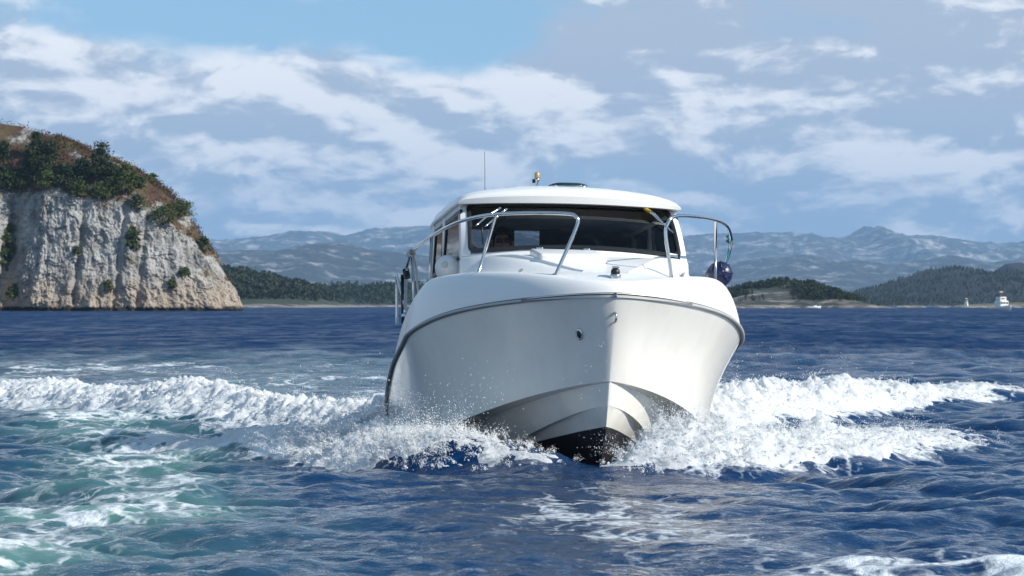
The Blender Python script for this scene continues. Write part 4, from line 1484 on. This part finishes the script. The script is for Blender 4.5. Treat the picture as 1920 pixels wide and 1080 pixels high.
MB().lathe([(0.018, -0.02), (0.022, 0.0), (0.03, 0.02), (0.028, 0.032), (0.01, 0.04)], 12, T(3.0, -0.47, zh)).build('horn', m_black, rf)
MB().lathe([(0.02, -0.06), (0.024, 0.0), (0.022, 0.02), (0.008, 0.028)], 10, T(3.95, 0.985, 2.375)).build('side_lamp', m_black, rf)

# --- wipers parked at the top of the windscreen
def on_glass(u, v_):
    """photo pixel -> point on the windscreen"""
    O = BOAT_R.T @ (np.array([0, 0, CAMH]) - BOAT_O)
    D = BOAT_R.T @ np.array([(u - 960) / FPX, 1, (HZ - v_) / FPX])
    best = None
    for v in np.linspace(-1, 1, 81):
        for t in np.linspace(0, 1, 33):
            p = wpt(v, t, 0.035)
            e = np.linalg.norm(np.cross(p - O, D)) / np.linalg.norm(D)
            if best is None or e < best[0]:
                best = (e, p)
    return best[1]


for pix in (((937, 392), (915, 407), (894, 424)), ((950, 394), (930, 409), (912, 424)), ((1208, 392), (1235, 415), (1262, 438))):
    g = [on_glass(*q) for q in pix]
    wp = MB().tube([g[0] + [0.0, 0, 0.012], g[1] + [0.012, 0, 0.012], g[2]], [0.011, 0.009, 0.008], 8, 3).build('wiper', m_steel, ws)
    q0 = on_glass(pix[1][0] + 6, pix[1][1] + 1)
    q1 = on_glass(pix[2][0] + 9, pix[2][1] + 6)
g0, g1 = on_glass(1212, 394), on_glass(1252, 430)
MB().tube([g0 + [0, 0, 0.01], (g0 + g1) / 2 + [0.02, 0, 0.02], g1], [0.012, 0.008, 0.007], 8, 3).build('wiper', m_steel, ws)
MB().tube([on_glass(1209, 393) + [0.02, 0, 0.012], on_glass(1218, 401) + [0.02, 0, 0.012]], 0.016, 8).build('wiper_boss', m_yellow, ws)
g0, g1 = on_glass(905, 424), on_glass(905, 458)
MB().tube([g0, g1], 0.007, 6).build('wiper_blade', m_black, ws)
g0 = [on_glass(1256, 473), on_glass(1272, 475), on_glass(1271, 481), on_glass(1255, 478)]
MB().add([q - np.array([0.028, 0, 0.02]) + [0.02, 0, 0.012] for q in g0], [(0, 1, 2, 3)]).build('sticker', m_white, ws, smooth=False)

# --- pulpit rails of steel tube, port and starboard, open at the stem
RL = [(6.2, -0.412, 1.55), (6.165, -0.30, 1.80), (6.15, -0.222, 1.99), (6.14, -0.235, 2.05), (6.1, -0.30, 2.076), (6.0, -0.562, 2.085), (5.7, -0.826, 2.096), (5.3, -0.996, 2.095), (4.8, -1.116, 2.073), (4.0, -1.211, 2.028), (3.4, -1.262, 1.984), (3.18, -1.285, 1.90), (3.08, -1.295, 1.80), (3.0, -1.29, 1.42)]
RR = [(6.0, 0.588, 1.55), (6.0, 0.560, 1.75), (6.0, 0.531, 1.937), (6.0, 0.548, 2.025), (5.95, 0.611, 2.092), (5.7, 0.824, 2.125), (5.2, 1.124, 2.15), (4.98, 1.27, 2.125), (4.72, 1.365, 2.06), (4.62, 1.385, 1.99), (4.56, 1.36, 1.85), (4.50, 1.27, 1.58)]
rails = []
for path_, posts in ((RL, [((5.6, -0.97, 1.56), (5.70, -0.826, 2.096)), ((4.1, -1.19, 1.58), (4.2, -1.19, 2.04)), ((3.3, -1.235, 1.44), (3.33, -1.27, 1.96))]), (RR, [((5.2, 1.125, 1.58), (5.2, 1.124, 2.15))])):
    rl = MB().tube(path_, 0.0155, 10, 7).build('pulpit_rail', m_steel, boat)
    rails.append(rl)
    for a_, b_ in posts + [(path_[0], None), (path_[-1], None)]:
        if b_ is not None:
            MB().tube([a_, b_], 0.0135, 8).build('post', m_steel, rl)
        MB().lathe([(0.036, -0.02), (0.036, 0.012), (0.026, 0.018), (0.018, 0.03)], 14, T(a_[0], a_[1], a_[2] + 0.0)).build('foot_plate', m_steel, rl)
st = MB().tube([(3.0, -1.29, 1.50), (2.85, -1.335, 1.72), (2.74, -1.34, 1.80), (2.66, -1.34, 1.78), (2.64, -1.33, 1.36)], 0.0135, 8, 5).build('boarding_rail', m_steel, boat)
MB().tube([(2.95, -1.31, 1.80), (2.95, -1.30, 1.35)], 0.022, 8).build('post', m_black, st)
MB().tube([(3.07, -1.30, 1.84), (3.10, -1.285, 1.76)], 0.03, 8).build('rail_clamp', m_black, rails[0])

# --- bow lamp, bow eye, hawse, cleats
zb = deck_z(6.50, 0)
bl = MB().lathe([(0.040, -0.03), (0.046, 0.02), (0.040, 0.03)], 16, T(6.49, 0.03, zb)).build('bow_lamp', m_steel, boat)
MB().lathe([(0.034, 0.03), (0.038, 0.045), (0.034, 0.066), (0.015, 0.080)], 16, T(6.49, 0.03, zb)).build('lamp_lens', m_black, bl)
MB().box((6.46, 0.0, zb + 0.076), (6.52, 0.06, zb + 0.092), 0.006).build('lamp_cap', m_steel, bl)
MB().tube([(6.648, -0.0, 1.245), (6.70, 0, 1.235), (6.70, 0, 1.18), (6.628, 0.0, 1.17)], 0.010, 8, 4).build('bow_eye', m_steel, boat)
tp = topside(6.45, 1.105)
p_ = np.array([tp[0], -tp[1], tp[2]])
nrm = np.array([0.72, -0.60, -0.30])
nrm /= np.linalg.norm(nrm)
Mh = T(*p_) @ Vector(nrm).to_track_quat('Z', 'Y').to_matrix().to_4x4() @ Matrix.Diagonal((0.7, 1.25, 1, 1))
hw = MB().lathe([(0.030, -0.03), (0.040, 0.002), (0.038, 0.012), (0.026, 0.014)], 18, Mh).build('hawse_ring', m_steel, boat)
MB().lathe([(0.025, 0.005), (0.024, 0.0145), (0.001, 0.0146)], 18, Mh).build('hawse_hole', m_black, hw)
for x, s in ((6.02, 1), (6.02, -1), (3.7, 1), (3.7, -1), (0.5, 1), (0.5, -1)):
    ye = float(np.interp(x, x_e, y_e)) - 0.10
    z0 = deck_z(x, ye) + 0.0
    c_ = MB().tube([(x - 0.09, s * ye, z0 + 0.045), (x - 0.03, s * ye, z0 + 0.036), (x + 0.03, s * ye, z0 + 0.036), (x + 0.09, s * ye, z0 + 0.045)], [0.008, 0.013, 0.013, 0.008], 8, 3)
    c_.tube([(x - 0.03, s * ye, z0 - 0.02), (x - 0.03, s * ye, z0 + 0.036)], 0.010, 8).tube([(x + 0.03, s * ye, z0 - 0.02), (x + 0.03, s * ye, z0 + 0.036)], 0.010, 8)
    c_.build('cleat', m_steel, boat)

# ================================================================ fenders, ropes and the helmsman: things carried by the boat
def boat_thing(name, loc, rot=(0, 0, 0), **kw):
    o = empty(name, (0, 0, 0), **kw)
    o.matrix_world = HB @ T(*loc) @ Matrix.Rotation(rot[2], 4, 'Z') @ Matrix.Rotation(rot[1], 4, 'Y') @ Matrix.Rotation(rot[0], 4, 'X')
    return o


fw = boat_thing('fender', (4.35, -1.05, 1.745), (0, R(80), R(-20)), label='round white fender lying on the shaded side deck beside the cabin', cat='fender')
pr = [(0.012, -0.26), (0.03, -0.255), (0.05, -0.23), (0.095, -0.19), (0.115, -0.12), (0.118, 0.02), (0.105, 0.09), (0.07, 0.135), (0.03, 0.155), (0.012, 0.157)]
MB().lathe(pr, 28).build('body', m_white, fw)
MB().lathe([(0.026, 0.148), (0.030, 0.165), (0.022, 0.18), (0.008, 0.182)], 14).build('eye_collar', m_ropew, fw)
fbm_ = boat_thing('fender', (4.60, 1.29, 1.735), (0, R(86), R(-5)), label='round navy blue ribbed fender hung at the sunlit rail', cat='fender')
pr = [(0.015, -0.25), (0.06, -0.22), (0.10, -0.17), (0.110, -0.10), (0.110, 0.05), (0.102, 0.10), (0.075, 0.135), (0.03, 0.15), (0.012, 0.152)]
bd = MB().lathe(pr, 32).build('body', m_navy, fbm_)
for k in range(8):
    q = k * math.pi / 4
    MB().tube([(0.035 * math.cos(q), 0.035 * math.sin(q), 0.150), (0.075 * math.cos(q), 0.075 * math.sin(q), 0.138), (0.106 * math.cos(q), 0.106 * math.sin(q), 0.104)], 0.006, 6, 3).build('rib', m_navy, bd)
MB().lathe([(0.024, 0.148), (0.026, 0.17), (0.012, 0.178)], 14).build('eye_collar', m_navy, fbm_)
rp = boat_thing('fender_rope', (4.55, 1.30, 1.735), label='teal blue rope tying the navy fender to the rail', cat='rope')
MB().tube([(0.12, 0.01, 0.02), (0.09, 0.05, 0.12), (0.06, 0.075, 0.22), (0.055, 0.085, 0.30)], 0.009, 8, 5).build('line', m_ropet, rp)
MB().tube([(0.055 + 0.028 * math.cos(q), 0.083 + 0.028 * math.sin(q), 0.27 + 0.006 * q) for q in np.linspace(0, 12.5, 40)], 0.009, 6).build('hitch', m_ropet, rp)
rw = boat_thing('fender_rope', (3.25, -1.275, 1.95), label='white rope looped over the shaded rail and hanging to deck', cat='rope')
MB().tube([(0, 0.0, 0.03), (-0.02, 0.03, -0.02), (0.06, 0.05, -0.14), (0.10, 0.06, -0.30), (0.18, 0.075, -0.42), (0.34, 0.10, -0.445), (0.5, 0.13, -0.43)], 0.010, 8, 6).build('line', m_ropew, rw)
MB().tube([(0.030 * math.sin(q) * 0.4 + 0.01 * q - 0.06, 0.028 * math.cos(q), 0.02 + 0.030 * math.sin(q)) for q in np.linspace(0, 18, 50)], 0.011, 6).build('hitch', m_ropew, rw)


def skin(name, nodes, edges, mat, parent, root=0, sub=2):
    me = bpy.data.meshes.new(name)
    me.from_pydata([q[0] for q in nodes], edges, [])
    o = link(name, me, mat, parent)
    md = o.modifiers.new('skin', 'SKIN')
    md.use_smooth_shade = True
    for v_, q in zip(me.skin_vertices[0].data, nodes):
        v_.radius = q[1] if isinstance(q[1], tuple) else (q[1], q[1])
    me.skin_vertices[0].data[root].use_root = True
    sb = o.modifiers.new('sub', 'SUBSURF')
    sb.levels = sb.render_levels = sub
    return o


m_body, n, out = material('skin_and_jacket')
tc = n.new('ShaderNodeTexCoord').outputs['Object']
x_, y_, z_ = n.xyz(tc)
cl = n.m('MULTIPLY', n.m('GREATER_THAN', z_, 0.545), 1.0)
hands = n.m('GREATER_THAN', x_, 0.345)
isk = n.m('MAXIMUM', cl, n.m('MULTIPLY', hands, n.m('GREATER_THAN', z_, 0.12)))
principled(n, out, Base_Color=n.mix(isk, n.mix(n.noise(tc, 6, 4), (0.022, 0.012, 0.014), (0.045, 0.02, 0.024)), (0.36, 0.20, 0.145)), Roughness=0.65)
m_hair = simple('dark_hair', (0.018, 0.012, 0.010), 0.6, var=0.3, scale=30)
man = boat_thing('person', (3.62, -0.49, 1.34), label='person in dark jacket and sunglasses steering behind the windscreen', cat='person')
nodes = [((0, 0, 0.02), (0.15, 0.12)), ((0.0, 0, 0.22), (0.15, 0.11)), ((0.0, 0, 0.42), (0.17, 0.10)), ((0.005, 0, 0.50), (0.09, 0.075)), ((0.015, 0, 0.575), 0.056), ((0.028, 0, 0.66), (0.076, 0.086)), ((0.020, 0, 0.745), (0.080, 0.094)), ((0.012, 0, 0.80), (0.055, 0.068))]
edges = [(0, 1), (1, 2), (2, 3), (3, 4), (4, 5), (5, 6), (6, 7)]
for s in (1, -1):
    k = len(nodes)
    nodes += [((0.0, 0.185 * s, 0.43), 0.062), ((0.06, 0.24 * s, 0.22), 0.050), ((0.28, 0.20 * s, 0.26), 0.038), ((0.36, 0.185 * s, 0.34), (0.036, 0.022)), ((0.41, 0.175 * s, 0.385), (0.034, 0.020))]
    edges += [(2, k), (k, k + 1), (k + 1, k + 2), (k + 2, k + 3), (k + 3, k + 4)]
    for f in range(4):
        kk = len(nodes)
        nodes += [((0.44, (0.175 + (f - 1.5) * 0.017) * s, 0.40), 0.009), ((0.455, (0.175 + (f - 1.5) * 0.018) * s, 0.375), 0.008), ((0.44, (0.175 + (f - 1.5) * 0.018) * s, 0.352), 0.007)]
        edges += [(k + 4, kk), (kk, kk + 1), (kk + 1, kk + 2)]
    kk = len(nodes)
    nodes += [((0.39, (0.175 - 0.034) * s, 0.375), 0.010), ((0.42, (0.175 - 0.045) * s, 0.36), 0.009)]
    edges += [(k + 3, kk), (kk, kk + 1)]
    k = len(nodes)
    nodes += [((0.06, 0.10 * s, -0.01), 0.095), ((0.42, 0.12 * s, -0.02), 0.068), ((0.44, 0.12 * s, -0.42), 0.048), ((0.44, 0.12 * s, -0.80), 0.038), ((0.56, 0.13 * s, -0.845), (0.035, 0.028))]
    edges += [(0, k), (k, k + 1), (k + 1, k + 2), (k + 2, k + 3), (k + 3, k + 4)]
skin('body', nodes, edges, m_body, man)
hr = MB()
Gh = []
for th in np.linspace(0, 1, 12):
    row = []
    for ph in np.linspace(0, 2 * math.pi, 29)[:-1]:
        reach = 1.15 + 0.55 * (1 - math.cos(ph)) / 2 * 1.3      # lower at the back of the head
        a_ = th * reach
        row.append((0.012 - 0.004 + 0.099 * math.sin(a_) * math.cos(ph), 0.088 * math.sin(a_) * math.sin(ph), 0.765 + 0.098 * math.cos(a_)))
    Gh.append(row)
hr.grid(np.array(Gh), close_v=True, flip=True).build('hair', m_hair, man)
sg = MB()
for s in (1, -1):
    sg.box((0.098, 0.036 * s - 0.028, 0.705), (0.112, 0.036 * s + 0.028, 0.748), 0.006)
    sg.box((0.0, 0.084 * s - 0.003, 0.728), (0.105, 0.084 * s + 0.003, 0.738))
sg.box((0.100, -0.01, 0.730), (0.110, 0.01, 0.738)).build('sunglasses', m_black, man)
m_skin = simple('skin', (0.36, 0.20, 0.145), 0.6, var=0.08)
fc = MB()
fc.tube([(0.100, 0, 0.725), (0.122, 0, 0.690), (0.112, 0, 0.676), (0.095, 0, 0.672)], [0.009, 0.015, 0.014, 0.008], 8, 3)
for s in (1, -1):
    MB().tube([(0.015, 0.080 * s, 0.735), (0.004, 0.094 * s, 0.725), (0.006, 0.092 * s, 0.69), (0.018, 0.080 * s, 0.672)], [0.008, 0.012, 0.010, 0.006], 8, 3).build('ear', m_skin, man)
fc.build('nose', m_skin, man)
MB().tube([(0.098, -0.024, 0.648), (0.108, 0, 0.645), (0.098, 0.024, 0.648)], 0.005, 6, 3).build('mouth', simple('lips', (0.22, 0.09, 0.075), 0.5, var=0.08), man)

# ================================================================ far small craft and the beacon
def far_boat(loc, heading, s, label, small=False):
    o = empty('fishing_boat' if not small else 'small_boat', loc, label=label, cat='boat')
    o.rotation_euler = (0, 0, heading)
    rowsx = np.linspace(0, 1, 22)
    hb = MB()
    for sd in (1, -1):
        G_ = []
        for t in rowsx:
            x = -4.2 * s + 8.8 * s * t
            wv_ = 1.75 * s * (1 - max(0, (t - 0.42) / 0.58) ** 2.2) * (0.86 + 0.14 * min(1, t / 0.3))
            sh_ = (1.05 + 0.75 * max(0, t - 0.3) ** 1.6) * s
            G_.append([(x - 0.35 * s * t, 0, -0.6 * s), (x - 0.2 * s * t, sd * wv_ * 0.72, 0.0), (x, sd * wv_ * 0.94, sh_ * 0.55), (x + 0.15 * s * t, sd * wv_, sh_), (x + 0.12 * s * t, sd * wv_ * 0.9, sh_), (x, sd * wv_ * 0.88, sh_ * 0.72), (x, 0, sh_ * 0.74)])
        hb.grid(np.array(G_), flip=sd > 0)
    hb.build('hull', m_white, o)
    if small:
        MB().box((-0.6 * s, -0.8 * s, 0.7 * s), (1.6 * s, 0.8 * s, 1.9 * s), 0.2 * s).build('cabin', m_white, o)
        MB().box((1.55 * s, -0.65 * s, 1.3 * s), (1.64 * s, 0.65 * s, 1.7 * s), 0.02 * s).build('window', m_black, o)
        return o
    wh = MB().box((-1.6 * s, -1.15 * s, 0.7 * s), (1.5 * s, 1.15 * s, 2.55 * s), 0.12 * s).build('wheelhouse', m_white, o)
    for y in (-0.72, 0.0, 0.72):
        MB().box((1.47 * s, (y - 0.27) * s, 1.75 * s), (1.53 * s, (y + 0.27) * s, 2.25 * s), 0.02 * s).build('window', m_black, wh)
    fb_ = MB().box((-1.4 * s, -0.9 * s, 2.55 * s), (0.9 * s, 0.9 * s, 3.5 * s), 0.1 * s).build('flying_bridge', m_white, o)
    MB().box((0.88 * s, -0.55 * s, 2.95 * s), (0.94 * s, 0.55 * s, 3.25 * s), 0.02 * s).build('window', simple('timber', (0.20, 0.07, 0.03), 0.6), fb_)
    ms = MB().tube([(-0.2 * s, 0, 3.4 * s), (-0.2 * s, 0, 5.9 * s)], [0.07 * s, 0.035 * s], 8).build('mast', simple('red_mast', (0.32, 0.06, 0.03), 0.6), o)
    MB().box((-0.35 * s, -0.5 * s, 4.65 * s), (-0.1 * s, 0.5 * s, 4.85 * s), 0.04 * s).build('radar', m_white, ms)
    MB().tube([(-0.2 * s, 0.0, 5.4 * s), (3.9 * s, 0, 1.7 * s)], 0.015 * s, 5).build('stay', m_black, ms)
    MB().tube([(-0.8 * s, -0.75 * s, 3.4 * s), (-0.8 * s, -0.75 * s, 4.6 * s)], 0.03 * s, 6).build('aerial', m_black, fb_)
    for y in (-1, 1):
        MB().tube([(x * s, y * w_ * s, z * s) for x, w_, z in ((4.0, 0.35, 2.2), (3.0, 0.95, 2.05), (1.8, 1.4, 1.95))], 0.025 * s, 6, 4).build('bow_rail', m_steel, o)
    return o


d_ = 650.0
x0, _ = px(1878, 582, d_)
far_boat((x0, d_, -0.15), R(-72), 0.98, 'far white fishing boat with mast heading out past the low spit')
x0, _ = px(1527, 576, 1120)
far_boat((x0, 1120, -0.05), R(10), 0.62, 'tiny white boat passing below the rocky island', True)
x0, _ = px(510, 574, 1380)
# white beacon hut on the spit
x0, _ = px(1811.5, 575, 1386)
q = np.stack(SPIT, -1).reshape(-1, 3)
i = np.argmin(np.hypot(q[:, 0] - x0, q[:, 1] - 1386))
bz = float(q[i, 2])
bc = empty('beacon', (x0, 1386, bz - 0.2), label='small white beacon tower standing on the low spit', cat='beacon')
MB().lathe([(1.35, 0), (1.30, 0.25), (1.15, 0.26), (0.82, 2.9), (0.98, 2.92), (0.98, 3.05)], 16).build('tower', m_white, bc)
MB().lathe([(0.55, 3.05), (0.55, 3.75)], 12).build('lantern', m_glass, bc)
MB().lathe([(0.75, 3.72), (0.70, 3.8), (0.1, 4.25), (0.02, 4.4)], 12).build('cap', m_white, bc)
MB().box((-0.35, -1.22, 0.25), (0.35, -1.0, 1.5), 0.02).build('door', m_black, bc)

# ================================================================ the air
m_haze, n, out = material('haze')
pv_ = n.new('ShaderNodeVolumePrincipled')
pv_.inputs['Color'].default_value = (0.36, 0.575, 0.84, 1)
pv_.inputs['Density'].default_value = 5.4e-5
pv_.inputs['Anisotropy'].default_value = 0.0
n.t.links.new(pv_.outputs[0], out.inputs['Volume'])
link('haze', MB().box((-45000, -4500, -3.0), (45000, 27000, 1050)).mesh('haze', False), m_haze, kind='stuff', label='pale blue haze lying over the fjord', cat='haze')
